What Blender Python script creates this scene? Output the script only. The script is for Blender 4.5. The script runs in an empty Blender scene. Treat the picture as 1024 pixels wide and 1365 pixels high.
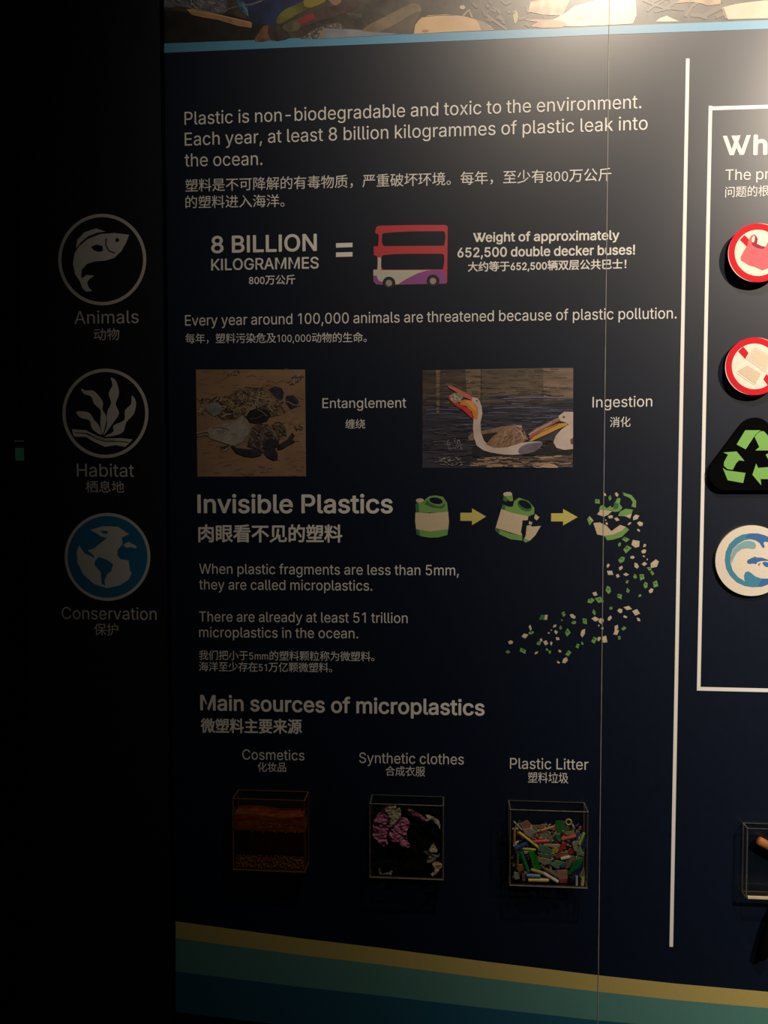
import bpy, bmesh, math, random
from mathutils import Vector, Matrix
import mathutils
random.seed(7)
S = bpy.context.scene
COL = S.collection

# ---------------- camera ----------------
F = 1080.0; IW, IH = 1024, 1365
CAM = Vector((0, -1.5, 1.5))
yaw, pitch, roll = math.radians(4.32), math.radians(-2.52), math.radians(0.035)
RW = Matrix.Rotation(yaw, 3, 'Z') @ Matrix.Rotation(pitch, 3, 'X') @ Matrix.Rotation(roll, 3, 'Y')
cd = bpy.data.cameras.new('camera'); cam = bpy.data.objects.new('camera', cd); COL.objects.link(cam)
cd.sensor_fit = 'VERTICAL'; cd.sensor_height = 36; cd.lens = 36 * F / IH; cd.clip_start = .05
R4 = (RW @ Matrix.Rotation(math.pi / 2, 3, 'X')).to_4x4()
cam.matrix_world = Matrix.Translation(CAM) @ R4
S.camera = cam

# ---------------- world, light, exposure ----------------
w = bpy.data.worlds.new('world'); S.world = w; w.use_nodes = True
w.node_tree.nodes['Background'].inputs[0].default_value = (.55, .75, 1, 1)
w.node_tree.nodes['Background'].inputs[1].default_value = .004
S.view_settings.view_transform = 'Standard'; S.view_settings.look = 'None'
S.view_settings.gamma = 1; S.view_settings.use_curve_mapping = False
S.view_settings.exposure = 0

def spot(name, loc, aim, power, size, blend, radius, col):
    l = bpy.data.lights.new(name, 'SPOT'); l.energy = power; l.spot_size = math.radians(size)
    l.spot_blend = blend; l.shadow_soft_size = radius; l.color = col
    o = bpy.data.objects.new(name, l); COL.objects.link(o); o.location = loc
    o.rotation_euler = (Vector(aim) - Vector(loc)).to_track_quat('-Z', 'Y').to_euler()
    return o
spot('track_spot', (.55, -1.400, 3.500), (0.969, 0, 2.600), 259, 103.1, 1.0, .035, (1, .84, .66))
spot('track_spot', (2.200, -2.800, 3.603), (2.400, 0, 1.989), 1600, 76.0, 1.0, .035, (1, .85, .68))

# ---------------- helpers ----------------
def U(px, py, y=0.0):
    d = RW @ Vector(((px - IW / 2) / F, 1, -(py - IH / 2) / F))
    t = (y - CAM.y) / d.y
    return CAM + d * t

def mat(name, col, rough=.55, spec=.5, metal=0, noise=0, nscale=40, bump=0, emis=None, estr=0, stretch=None, col2=None, trans=0, coat=0):
    m = bpy.data.materials.new(name); m.use_nodes = True
    nt = m.node_tree; b = nt.nodes['Principled BSDF']
    b.inputs['Base Color'].default_value = (*col, 1); b.inputs['Roughness'].default_value = rough
    b.inputs['Specular IOR Level'].default_value = spec; b.inputs['Metallic'].default_value = metal
    if coat: b.inputs['Coat Weight'].default_value = coat; b.inputs['Coat Roughness'].default_value = .32; b.inputs['Coat IOR'].default_value = 1.6
    if noise or bump or col2:
        tc = nt.nodes.new('ShaderNodeTexCoord'); mp = nt.nodes.new('ShaderNodeMapping')
        n = nt.nodes.new('ShaderNodeTexNoise'); n.inputs['Scale'].default_value = nscale; n.inputs['Detail'].default_value = 5
        if stretch: mp.inputs['Scale'].default_value = stretch
        nt.links.new(tc.outputs['Object'], mp.inputs[0]); nt.links.new(mp.outputs[0], n.inputs['Vector'])
        if noise or col2:
            r = nt.nodes.new('ShaderNodeValToRGB')
            r.color_ramp.elements[0].position = .35; r.color_ramp.elements[1].position = .65
            c2 = col2 if col2 else tuple(c * (1 - noise) for c in col)
            r.color_ramp.elements[0].color = (*c2, 1); r.color_ramp.elements[1].color = (*col, 1)
            nt.links.new(n.outputs[0], r.inputs[0]); nt.links.new(r.outputs[0], b.inputs['Base Color'])
        if bump:
            bp = nt.nodes.new('ShaderNodeBump'); bp.inputs['Strength'].default_value = bump; bp.inputs['Distance'].default_value = .001
            nt.links.new(n.outputs[0], bp.inputs['Height']); nt.links.new(bp.outputs[0], b.inputs['Normal'])
    if emis:
        b.inputs['Emission Color'].default_value = (*emis, 1); b.inputs['Emission Strength'].default_value = estr
    if trans:
        out = nt.nodes['Material Output']; mx = nt.nodes.new('ShaderNodeMixShader'); t = nt.nodes.new('ShaderNodeBsdfTransparent')
        mx.inputs[0].default_value = 1 - trans
        nt.links.new(t.outputs[0], mx.inputs[1]); nt.links.new(b.outputs[0], mx.inputs[2]); nt.links.new(mx.outputs[0], out.inputs[0])
    return m

_mc = {}
def C(r, g, b):
    """print ink of one colour"""
    k = (r, g, b)
    if k not in _mc: _mc[k] = mat('print_ink', k, spec=.4, rough=.5, coat=.9, noise=.08, nscale=300)
    return _mc[k]

def clear_acrylic():
    m = bpy.data.materials.new('clear_acrylic'); m.use_nodes = True; nt = m.node_tree; nt.nodes.clear()
    out = nt.nodes.new('ShaderNodeOutputMaterial'); mx = nt.nodes.new('ShaderNodeMixShader')
    t = nt.nodes.new('ShaderNodeBsdfTransparent'); t.inputs[0].default_value = (.97, .97, .95, 1)
    g = nt.nodes.new('ShaderNodeBsdfGlossy'); g.inputs['Roughness'].default_value = .05
    f = nt.nodes.new('ShaderNodeFresnel'); f.inputs[0].default_value = 1.49
    ge = nt.nodes.new('ShaderNodeNewGeometry'); ma = nt.nodes.new('ShaderNodeMath'); ma.operation = 'SUBTRACT'; ma.use_clamp = True
    nt.links.new(f.outputs[0], ma.inputs[0]); nt.links.new(ge.outputs['Backfacing'], ma.inputs[1])
    nt.links.new(ma.outputs[0], mx.inputs[0]); nt.links.new(t.outputs[0], mx.inputs[1]); nt.links.new(g.outputs[0], mx.inputs[2])
    nt.links.new(mx.outputs[0], out.inputs[0]); return m

NAVY = mat('navy_panel', (.0018, .0064, .021), rough=.5, spec=.2, noise=.15, nscale=60, bump=.05, coat=1)
NAVY2 = mat('navy_column_panel', (.0055, .0075, .017), rough=.6, spec=.3, noise=.15, nscale=60)
BLACK = mat('black_edge', (.002, .002, .002), rough=.9, spec=.04)
DARKWALL = mat('dark_wall_paint', (.004, .004, .005), rough=.8, noise=.2, nscale=8)
CREAM = mat('white_lettering', (.82, .80, .76), rough=.55, noise=.04, nscale=200)
DIM = mat('grey_lettering', (.56, .54, .50), rough=.6, noise=.05, nscale=200)
WHITE = mat('white_line', (.88, .86, .82), rough=.5, noise=.03, nscale=200)
CLEAR = clear_acrylic()
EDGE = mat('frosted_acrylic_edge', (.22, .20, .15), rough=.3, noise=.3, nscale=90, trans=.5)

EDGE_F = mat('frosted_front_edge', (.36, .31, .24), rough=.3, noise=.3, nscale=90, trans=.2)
def finish(name, me, parent=None, origin=None):
    o = bpy.data.objects.new(name, me); COL.objects.link(o)
    if parent is not None:
        o.parent = parent; o.matrix_parent_inverse = Matrix.Translation(parent.location).inverted()
        if parent.type == 'MESH': o.matrix_parent_inverse = Matrix.Translation(parent.location).inverted()
    elif me.vertices:
        vs = [v.co for v in me.vertices]
        c = Vector(((min(v.x for v in vs) + max(v.x for v in vs)) / 2, (min(v.y for v in vs) + max(v.y for v in vs)) / 2, min(v.z for v in vs)))
        me.transform(Matrix.Translation(-c)); o.location = c
    return o

def tag(o, label, cat, group=None, kind=None):
    if label: o['label'] = label
    if cat: o['category'] = cat
    if group: o['group'] = group
    if kind: o['kind'] = kind
    return o

def empty(name, loc, label, cat, group=None):
    o = bpy.data.objects.new(name, None); COL.objects.link(o); o.location = loc; o.empty_display_size = .05
    return tag(o, label, cat, group)

def box_bm(bm, x0, x1, y0, y1, z0, z1, bevel=0):
    r = bmesh.ops.create_cube(bm, size=1)
    bmesh.ops.scale(bm, vec=(x1 - x0, y1 - y0, z1 - z0), verts=r['verts'])
    bmesh.ops.translate(bm, vec=((x0 + x1) / 2, (y0 + y1) / 2, (z0 + z1) / 2), verts=r['verts'])
    if bevel: bmesh.ops.bevel(bm, geom=[e for e in bm.edges if all(v in r['verts'] for v in e.verts)], offset=bevel, segments=2, affect='EDGES')

def mesh_of(bm, mats, name='mesh', smooth=False):
    bmesh.ops.recalc_face_normals(bm, faces=bm.faces)
    me = bpy.data.meshes.new(name); bm.to_mesh(me); bm.free()
    for m in (mats if isinstance(mats, (list, tuple)) else [mats]): me.materials.append(m)
    if smooth:
        for p in me.polygons: p.use_smooth = True
    return me

def box(name, x0, x1, y0, y1, z0, z1, m, parent=None, bevel=0):
    bm = bmesh.new(); box_bm(bm, x0, x1, y0, y1, z0, z1, bevel); return finish(name, mesh_of(bm, m, name), parent)

def smooth_pts(pts, n=5):
    """closed Catmull-Rom through the points"""
    out = []; N = len(pts)
    for i in range(N):
        p0, p1, p2, p3 = (pts[(i + k - 1) % N] for k in range(4))
        for j in range(n):
            t = j / n
            out.append(tuple(.5 * (2 * b + (c - a) * t + (2 * a - 5 * b + 4 * c - d) * t * t + (3 * b - a - 3 * c + d) * t ** 3) for a, b, c, d in zip(p0, p1, p2, p3)))
    return out

def inside(p, poly):
    c = False
    for i in range(len(poly)):
        a, b = poly[i], poly[i - 1]
        if (a[1] > p[1]) != (b[1] > p[1]) and p[0] < (b[0] - a[0]) * (p[1] - a[1]) / (b[1] - a[1]) + a[0]: c = not c
    return c
fr_ = random.Random(11)
class Print:
    """flat print on a board: polygons in the colours of the ink, one mesh"""
    def __init__(s, y=0.0, crop=(0, 0, 1)):
        s.bm = bmesh.new(); s.y = y; s.crop = crop; s.mats = []; s.k = 0
    def mi(s, m):
        if m not in s.mats: s.mats.append(m)
        return s.mats.index(m)
    def P(s, p): return U(s.crop[0] + p[0] / s.crop[2], s.crop[1] + p[1] / s.crop[2], s.y)
    def lift(s, step=True):
        if step: s.k += 1
        return s.y - .0002 - s.k * .0000015
    def poly(s, pts, m, sm=0, step=True):
        if sm: pts = smooth_pts(pts, sm)
        y = s.lift(step); vs = []
        for p in pts:
            q = s.P(p); vs.append(s.bm.verts.new((q.x, y, q.z)))
        f = s.bm.faces.new(vs); f.material_index = s.mi(m); f.normal_update()
        bmesh.ops.triangulate(s.bm, faces=[f]); return s
    def ell(s, cx, cy, rx, ry, m, rot=0, n=40, step=True):
        a = math.radians(rot)
        return s.poly([(cx + rx * math.cos(t) * math.cos(a) - ry * math.sin(t) * math.sin(a), cy + rx * math.cos(t) * math.sin(a) + ry * math.sin(t) * math.cos(a)) for t in [2 * math.pi * i / n for i in range(n)]], m, step=step)
    def arc(s, cx, cy, r0, r1, m, a0=0, a1=360, n=64, sx=1.0):
        y = s.lift(); ps = []
        for i in range(n + 1):
            t = math.radians(a0 + (a1 - a0) * i / n)
            row = []
            for r in (r0, r1):
                q = s.P((cx + r * sx * math.cos(t), cy + r * math.sin(t))); row.append(s.bm.verts.new((q.x, y, q.z)))
            ps.append(row)
        k = s.mi(m)
        for i in range(n):
            f = s.bm.faces.new((ps[i][0], ps[i][1], ps[i + 1][1], ps[i + 1][0])); f.material_index = k
        return s
    def line(s, pts, wid, m, taper=0, step=True):
        y = s.lift(step); prev = None; k = s.mi(m); N = len(pts)
        for i, p in enumerate(pts):
            a = pts[max(i - 1, 0)]; b = pts[min(i + 1, N - 1)]
            dx, dy = b[0] - a[0], b[1] - a[1]; L = math.hypot(dx, dy) or 1
            ww = wid / 2 * (1 - taper * i / (N - 1))
            row = []
            for sg in (-1, 1):
                q = s.P((p[0] - sg * dy / L * ww, p[1] + sg * dx / L * ww)); row.append(s.bm.verts.new((q.x, y, q.z)))
            if prev:
                f = s.bm.faces.new((prev[0], prev[1], row[1], row[0])); f.material_index = k
            prev = row
        return s
    def flecks(s, pts, n, l, wd, cols, ang=0, spread=.5, bend=.3):
        xs = [p[0] for p in pts]; ys = [p[1] for p in pts]; k = 0
        for _ in range(n * 4):
            if k >= n: break
            x = fr_.uniform(min(xs), max(xs)); y = fr_.uniform(min(ys), max(ys)); a = ang + fr_.uniform(-spread, spread); L = l * fr_.uniform(.4, 1.3) / 2
            A = (x - L * math.cos(a), y - L * math.sin(a)); B = (x + L * math.cos(a), y + L * math.sin(a))
            if not (inside(A, pts) and inside(B, pts)): continue
            q = fr_.uniform(-bend, bend) * L
            s.line([A, (x - q * math.sin(a), y + q * math.cos(a)), B], wd * fr_.uniform(.6, 1.4), fr_.choice(cols)); k += 1
        return s
    def done(s, name, parent, label=None):
        for f in s.bm.faces:
            f.normal_update()
            if f.normal.y > 0: f.normal_flip()
        me = bpy.data.meshes.new(name); s.bm.to_mesh(me); s.bm.free()
        for m in s.mats: me.materials.append(m)
        o = finish(name, me, parent)
        if label: o['label'] = label
        return o

# ---- lettering -------------------------------------------------------
# Latin outlines, 1/500 em: advance|contour|contour...
GLYPHS = {
    '!': '98|34 80,32 254,66 254,64 80|49 -2,40 -1,33 4,28 12,26 20,28 29,33 37,40 42,49 43,58 42,65 37,70 29,72 20,70 12,65 4,58 -1',
    ',': '94|19 -60,34 36,68 36,42 -60',
    '-': '227|168 122,168 94,57 94,57 122',
    '.': '94|48 -2,39 -1,31 4,26 12,25 20,26 29,31 37,39 42,48 43,56 42,64 37,69 29,71 20,69 12,64 4,56 -1',
    '0': '227|113 -3,87 0,65 12,47 31,34 57,27 89,24 127,27 165,35 197,48 223,65 242,87 254,113 258,139 254,161 242,179 223,192 197,200 165,203 127,200 89,192 57,179 31,162 12,140 0|113 25,131 28,145 37,157 52,165 72,170 97,172 127,170 157,165 182,157 203,145 218,131 227,113 230,96 227,82 218,70 203,62 182,56 157,55 127,56 97,62 72,70 52,82 37,96 28',
    '1': '200|138 254,138 0,106 0,106 224,105 224,43 179,43 213,99 254',
    '2': '227|32 0,32 24,117 114,130 129,141 141,149 153,155 163,159 174,160 186,159 198,154 209,146 218,137 224,125 228,112 230,98 228,86 224,77 216,69 207,65 195,64 181,33 181,35 202,43 221,55 237,72 248,91 255,112 258,134 255,153 248,169 237,181 223,188 205,191 186,189 172,185 159,179 145,168 129,153 111,133 90,76 30,76 28,195 28,195 0',
    '5': '227|111 -3,89 -1,70 6,54 16,41 30,33 47,30 65,61 65,64 54,69 44,77 36,87 30,98 26,111 25,125 27,138 32,149 41,157 52,162 66,164 81,162 97,157 111,148 122,137 131,124 137,109 138,96 137,84 134,73 129,64 123,34 126,48 254,183 254,183 226,75 226,67 151,68 151,77 157,89 162,101 166,115 167,131 165,147 160,161 153,172 143,182 130,189 116,194 99,195 82,193 58,184 38,171 21,154 8,134 -1',
    '6': '227|113 -3,91 -1,71 7,55 20,42 37,34 58,32 81,34 100,40 119,51 142,69 170,126 254,161 254,75 131,73 131,77 137,83 144,90 149,98 153,107 156,117 157,139 155,158 147,173 136,185 120,192 101,194 79,192 56,184 36,171 20,155 7,135 -1|113 24,127 26,139 31,149 40,157 51,162 64,164 79,162 94,157 107,149 118,139 126,127 131,113 133,99 131,87 126,77 118,69 107,64 94,62 79,64 64,69 51,77 40,87 31,99 26',
    '8': '227|113 -3,89 -1,68 6,50 17,37 31,29 48,26 68,28 83,33 98,40 110,51 121,63 128,76 132,76 133,59 141,46 154,38 171,35 190,38 209,45 225,57 239,73 249,92 256,113 258,134 256,153 249,169 239,181 225,188 209,191 190,188 171,180 154,167 141,150 133,150 132,164 128,176 121,186 110,194 98,199 83,200 68,198 48,189 31,176 17,158 6,137 -1|113 25,129 26,142 30,153 37,161 46,167 57,168 69,167 83,161 94,153 104,141 111,128 116,113 118,98 116,85 111,73 104,65 94,59 83,58 69,59 57,64 46,73 37,84 30,97 26|113 145,126 146,137 150,146 157,154 165,158 176,160 188,158 200,154 210,147 218,138 225,126 229,113 230,100 229,89 225,79 218,72 210,68 200,66 188,68 176,72 165,79 157,89 150,100 146',
    'A': '240|8 0,101 254,138 254,231 0,198 0,144 151,138 167,132 186,125 210,116 239,123 239,114 209,106 185,100 166,95 151,43 0|55 71,55 99,185 99,185 71',
    'B': '228|30 0,30 254,121 254,145 252,164 245,180 235,190 221,197 205,199 187,198 172,193 160,187 150,178 143,168 137,157 133,157 131,170 129,182 123,192 114,201 102,207 86,209 68,207 50,200 33,189 20,172 9,151 2,123 0|62 29,122 29,148 31,165 40,175 53,178 68,176 81,171 92,163 102,153 109,140 114,124 115,62 115|62 143,119 143,132 144,144 148,154 155,162 163,166 174,168 186,165 202,156 214,141 223,120 226,62 226',
    'C': '255|134 -3,103 1,75 12,52 32,35 58,24 90,20 127,24 165,35 197,52 223,75 242,103 254,134 258,152 256,170 252,186 245,201 236,214 224,224 209,232 193,236 174,204 174,200 186,195 197,187 206,179 214,169 220,158 224,146 227,134 228,111 225,92 216,75 202,62 182,54 157,52 127,54 97,63 72,75 53,92 38,112 29,134 26,146 27,158 30,169 34,179 40,187 48,195 57,200 68,204 80,236 80,232 62,224 45,214 31,201 19,187 9,170 2,153 -2',
    'E': '209|30 0,30 254,186 254,186 226,62 226,62 143,178 143,178 114,62 114,62 29,188 29,188 0',
    'G': '260|134 -3,102 1,75 13,52 32,35 58,24 90,20 127,24 165,35 197,52 223,74 242,102 254,132 258,152 256,170 252,187 245,202 235,214 222,225 208,232 192,237 174,204 174,199 186,194 197,186 206,178 213,168 220,158 224,146 227,133 228,111 225,92 216,75 202,62 182,54 157,52 127,54 97,63 72,75 53,92 38,112 29,134 26,155 29,172 36,187 47,198 62,205 80,207 101,217 100,141 100,141 128,239 128,239 100,236 71,225 45,209 25,188 9,163 0',
    'H': '258|30 0,30 254,62 254,62 144,196 144,196 254,228 254,228 0,196 0,196 116,62 116,62 0',
    'I': '96|32 0,32 254,64 254,64 0',
    'K': '233|30 0,30 254,62 254,62 115,182 254,224 254,114 134,224 0,186 0,95 112,62 75,62 0',
    'L': '196|30 0,30 254,62 254,62 29,181 29,181 0',
    'M': '314|30 0,30 254,76 254,139 94,141 87,144 79,147 71,150 61,153 52,156 42,158 33,161 24,154 24,156 32,159 41,162 51,165 61,168 70,171 79,174 87,176 94,238 254,284 254,284 0,252 0,252 145,252 154,252 163,252 174,253 184,253 195,253 207,253 218,253 229,256 229,253 217,249 205,245 193,241 181,237 171,234 161,231 152,228 145,171 0,143 0,85 145,83 152,80 160,76 170,72 181,69 192,65 204,60 216,56 229,59 229,60 219,60 208,60 197,60 186,61 175,61 164,61 154,61 145,61 0',
    'N': '262|30 0,30 254,68 254,172 91,176 84,181 75,187 65,194 53,200 41,207 27,202 27,201 41,200 54,200 67,200 79,199 89,199 97,199 254,232 254,232 0,193 0,101 145,95 155,89 165,82 177,74 191,65 207,54 226,60 227,60 209,61 192,62 177,62 164,62 153,62 145,62 0',
    'O': '267|133 -3,103 1,75 12,52 32,35 58,24 90,20 127,24 165,35 197,52 223,75 242,103 254,133 258,164 254,192 242,215 223,232 197,243 165,247 127,243 90,232 58,215 32,192 12,164 1|133 26,155 29,175 38,191 52,204 72,212 97,215 127,212 157,204 182,191 202,175 216,155 225,133 228,112 225,92 216,75 202,63 182,54 157,52 127,54 97,63 72,75 52,92 38,112 29',
    'P': '222|30 0,30 254,118 254,144 252,166 244,183 231,195 215,202 195,204 174,202 152,195 133,183 116,166 104,144 96,118 93,55 93,55 121,116 121,134 123,149 128,159 136,167 147,171 160,172 174,171 188,167 201,159 211,148 219,134 224,116 226,62 226,62 0',
    'R': '224|30 0,30 254,118 254,145 252,167 244,183 232,195 217,202 198,205 176,202 154,195 136,183 120,166 109,145 101,118 99,48 99,48 128,117 128,135 129,149 133,160 141,167 150,171 162,173 176,171 190,167 202,159 212,149 220,134 224,116 226,62 226,62 0|177 0,115 115,151 115,214 0',
    'S': '223|112 -4,86 -2,64 5,46 15,32 30,23 48,19 68,52 68,55 55,62 44,71 35,83 29,97 26,112 25,128 26,143 30,155 37,165 46,171 57,173 70,171 81,166 89,158 96,148 102,136 107,122 111,92 120,64 130,43 145,30 163,26 186,29 206,37 224,51 238,69 249,90 256,114 258,137 256,158 249,175 238,189 224,197 208,200 189,169 189,163 206,151 219,134 227,112 229,97 228,84 224,73 218,64 209,59 199,58 188,60 176,65 167,74 160,85 154,96 150,106 147,132 140,144 136,156 132,168 126,179 119,189 110,197 99,202 85,204 69,201 50,193 32,180 17,162 5,139 -2',
    'T': '224|16 226,16 254,208 254,208 226,128 226,128 0,96 0,96 226',
    'W': '343|78 0,8 254,41 254,82 98,85 85,88 73,91 60,93 47,96 33,98 20,95 20,97 33,100 47,103 60,106 73,109 85,112 98,153 254,190 254,231 98,234 85,237 73,240 60,243 47,246 33,249 20,244 20,247 33,249 47,252 60,255 73,258 85,261 98,302 254,335 254,265 0,228 0,184 161,180 178,176 196,172 215,168 237,175 237,171 216,167 197,164 179,159 161,115 0',
    'a': '195|80 -4,63 -3,47 2,34 11,24 22,17 37,15 54,17 69,22 80,29 90,39 97,50 102,63 105,76 108,89 110,105 112,117 113,126 115,133 117,136 121,138 127,138 128,137 139,133 148,128 156,120 161,110 164,98 165,85 164,75 161,66 156,59 150,54 144,50 137,20 146,29 161,39 173,52 182,66 188,82 191,97 192,108 192,119 190,131 186,143 180,153 172,161 160,167 145,168 126,168 0,138 0,138 26,136 26,132 19,126 12,118 6,108 1,95 -3|85 23,101 24,114 29,124 37,132 47,136 57,138 69,138 95,135 93,130 91,123 89,116 88,108 87,100 86,93 85,88 84,77 82,67 79,58 75,52 70,47 62,46 52,47 43,51 36,57 30,65 26,74 24',
    'b': '212|115 -4,99 -3,86 2,76 8,69 16,63 23,59 29,56 29,56 0,26 0,26 254,57 254,57 160,59 160,63 166,69 173,76 180,86 186,98 191,115 192,137 189,156 180,173 166,185 146,193 122,195 94,193 66,185 42,173 23,157 8,137 -1|110 23,126 26,140 33,150 44,158 58,163 75,164 95,163 114,158 131,150 145,140 156,126 163,110 165,94 163,81 156,70 145,62 131,58 114,56 95,58 75,63 58,70 43,81 32,94 26',
    'c': '198|104 -4,79 -1,58 8,41 23,28 43,20 66,17 94,20 122,28 146,41 165,58 180,79 189,104 192,117 191,130 189,142 184,153 178,162 170,170 161,176 150,181 138,151 131,149 138,145 145,141 150,135 155,128 159,121 162,113 164,104 165,86 162,73 155,62 144,54 129,50 112,48 94,50 75,54 59,62 44,73 33,86 26,104 23,113 24,121 26,129 29,135 33,141 38,146 44,149 51,152 59,181 51,177 39,171 28,163 19,153 11,142 4,130 0,117 -3',
    'd': '212|98 -4,75 -1,56 8,40 23,27 42,20 66,17 94,20 122,27 146,40 166,56 180,75 189,98 192,114 191,126 186,136 180,144 173,149 166,153 160,155 160,155 254,186 254,186 0,156 0,156 29,153 29,149 23,143 16,136 8,126 2,114 -3|102 23,118 26,132 32,142 43,150 58,154 75,156 95,154 114,150 131,142 145,132 156,118 163,102 165,86 163,72 156,62 145,54 131,50 114,48 95,50 75,54 58,62 44,73 33,86 26',
    'e': '202|106 -4,80 -1,58 8,41 23,28 42,20 66,17 93,20 121,28 145,40 165,58 180,78 189,103 192,118 191,133 187,147 180,160 170,170 157,179 141,184 121,186 97,186 85,37 85,37 110,169 110,155 101,153 119,149 134,141 147,131 157,118 163,103 165,87 163,73 157,62 147,54 135,50 121,48 105,48 89,50 69,55 53,64 40,76 31,90 25,106 23,117 24,127 26,135 31,143 36,149 44,153 53,182 45,177 32,168 20,156 10,141 2,125 -3',
    'f': '127|114 190,114 164,3 164,3 190|40 0,40 216,42 231,48 243,57 252,68 259,80 264,94 265,103 265,111 263,117 262,121 260,114 234,111 235,107 236,103 237,97 237,85 235,77 230,72 221,71 209,71 0',
    'g': '213|103 -75,84 -74,67 -70,53 -63,41 -55,32 -45,25 -35,51 -20,55 -26,61 -33,68 -39,77 -44,89 -48,103 -49,124 -46,141 -38,152 -23,156 -3,156 34,153 34,149 28,143 21,136 14,126 8,114 4,97 2,76 5,56 13,40 27,28 45,20 68,17 96,20 123,27 147,40 166,56 180,76 189,98 192,114 191,127 186,137 180,144 173,150 166,154 159,157 159,157 190,186 190,186 -4,183 -27,175 -45,162 -59,145 -68,125 -73|102 30,118 32,132 38,142 47,150 61,155 77,156 96,155 115,150 132,142 146,132 156,119 163,102 165,86 163,73 156,62 145,54 131,50 115,48 96,50 78,54 61,62 48,73 38,86 32',
    'h': '205|57 113,57 0,26 0,26 254,57 254,57 144,51 144,62 166,76 181,94 189,114 192,132 190,148 184,161 174,170 160,177 142,179 120,179 0,148 0,148 118,145 137,136 152,123 161,105 165,92 163,80 159,71 151,63 141,58 129',
    'i': '83|26 0,26 190,57 190,57 0|42 221,34 223,27 227,22 234,21 242,22 249,27 256,34 260,42 262,50 260,57 256,62 249,63 242,62 234,57 227,50 223',
    'k': '190|26 0,26 254,57 254,57 103,142 190,180 190,104 112,186 0,147 0,81 88,57 66,57 0',
    'l': '95|70 -1,50 2,37 10,29 24,26 42,26 254,57 254,57 49,58 38,60 31,65 27,73 26,77 26,80 26,83 27,85 27,90 1,86 0,81 0,75 -1',
    'm': '305|26 0,26 190,56 190,56 148,54 148,59 162,66 173,75 182,86 188,98 192,110 193,129 190,144 180,154 166,160 147,156 147,161 160,169 172,178 181,190 187,204 192,218 193,234 191,249 186,261 177,270 164,276 148,278 128,278 0,248 0,248 127,245 145,236 156,224 163,209 165,197 164,187 160,179 153,173 145,169 135,168 124,168 0,137 0,137 130,134 144,126 156,115 163,100 165,89 164,79 160,70 154,63 145,58 133,57 119,57 0',
    'n': '205|57 113,57 0,26 0,26 190,56 190,56 144,51 144,62 166,76 181,94 189,114 192,132 190,147 184,160 174,170 160,176 142,179 120,179 0,148 0,148 118,145 137,136 152,123 161,105 165,92 163,80 159,71 151,63 141,58 129',
    'o': '208|104 -4,79 -1,58 8,41 23,28 43,20 66,17 94,20 122,28 146,41 165,58 180,79 189,104 192,128 189,149 180,167 165,180 146,188 122,191 94,188 66,180 43,167 23,149 8,128 -1|104 23,121 26,135 33,146 44,154 59,158 75,160 94,158 112,154 129,146 144,135 155,121 162,104 165,86 162,73 155,62 144,54 129,50 112,48 94,50 75,54 59,62 44,73 33,86 26',
    'p': '212|26 -71,26 190,56 190,56 160,59 160,63 166,69 173,76 180,86 186,98 191,115 192,137 189,156 180,173 166,185 146,193 122,195 94,193 66,185 42,173 23,157 8,137 -1,115 -4,99 -3,86 2,76 8,69 16,63 23,59 29,57 29,57 -71|110 23,126 26,140 33,150 44,158 58,163 75,164 95,163 114,158 131,150 145,140 156,126 163,110 165,94 163,81 156,70 145,62 131,58 114,56 95,58 75,63 58,70 43,81 32,94 26',
    'r': '130|26 0,26 190,56 190,56 160,58 160,65 173,76 184,90 190,107 192,110 192,115 192,119 192,122 192,122 161,119 162,115 162,109 163,103 163,91 161,80 157,70 151,63 142,58 131,57 118,57 0',
    's': '182|91 -4,72 -3,56 2,42 9,31 19,23 32,18 47,47 53,53 40,62 30,75 25,91 23,108 25,122 31,131 40,134 51,132 60,127 68,118 74,106 78,75 85,52 93,36 104,27 119,23 137,26 152,33 166,43 177,58 185,74 190,94 192,112 191,127 186,140 179,149 170,157 158,162 145,134 139,129 149,121 158,110 164,94 166,78 164,65 158,57 150,54 139,56 129,62 122,72 116,86 111,115 105,137 97,153 86,162 71,166 53,163 37,156 24,145 12,130 3,112 -2',
    't': '114|102 190,102 164,3 164,3 190|32 236,63 236,63 49,64 38,68 31,75 26,85 25,88 25,93 26,97 26,101 27,107 1,102 0,96 -1,90 -2,84 -2,62 1,46 11,36 26,32 46',
    'u': '205|91 -3,73 -1,57 5,44 15,35 29,28 47,26 69,26 190,57 190,57 72,60 52,68 37,82 28,100 25,113 27,125 31,134 38,142 48,146 61,148 76,148 190,179 190,179 0,149 0,149 46,154 46,143 23,129 8,111 0',
    'v': '195|81 0,9 190,42 190,83 78,88 60,93 43,98 27,103 10,92 10,97 27,101 43,106 60,112 78,152 190,186 190,113 0',
    'x': '189|10 0,86 109,86 86,14 190,50 190,74 153,82 139,90 127,97 115,104 103,88 103,95 115,101 127,108 139,117 153,141 190,176 190,104 84,104 107,179 0,143 0,115 43,107 56,100 68,93 80,86 91,102 91,95 80,89 68,82 56,74 43,46 0',
    'y': '195|24 -69,31 -43,36 -44,44 -45,52 -44,59 -42,65 -37,71 -29,75 -18,81 -1,9 190,42 190,83 78,88 60,93 43,98 27,103 10,92 10,97 27,101 43,106 60,112 78,153 190,186 190,102 -29,96 -43,88 -54,80 -62,70 -68,58 -71,46 -73,39 -72,32 -72,27 -70',
}

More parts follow.
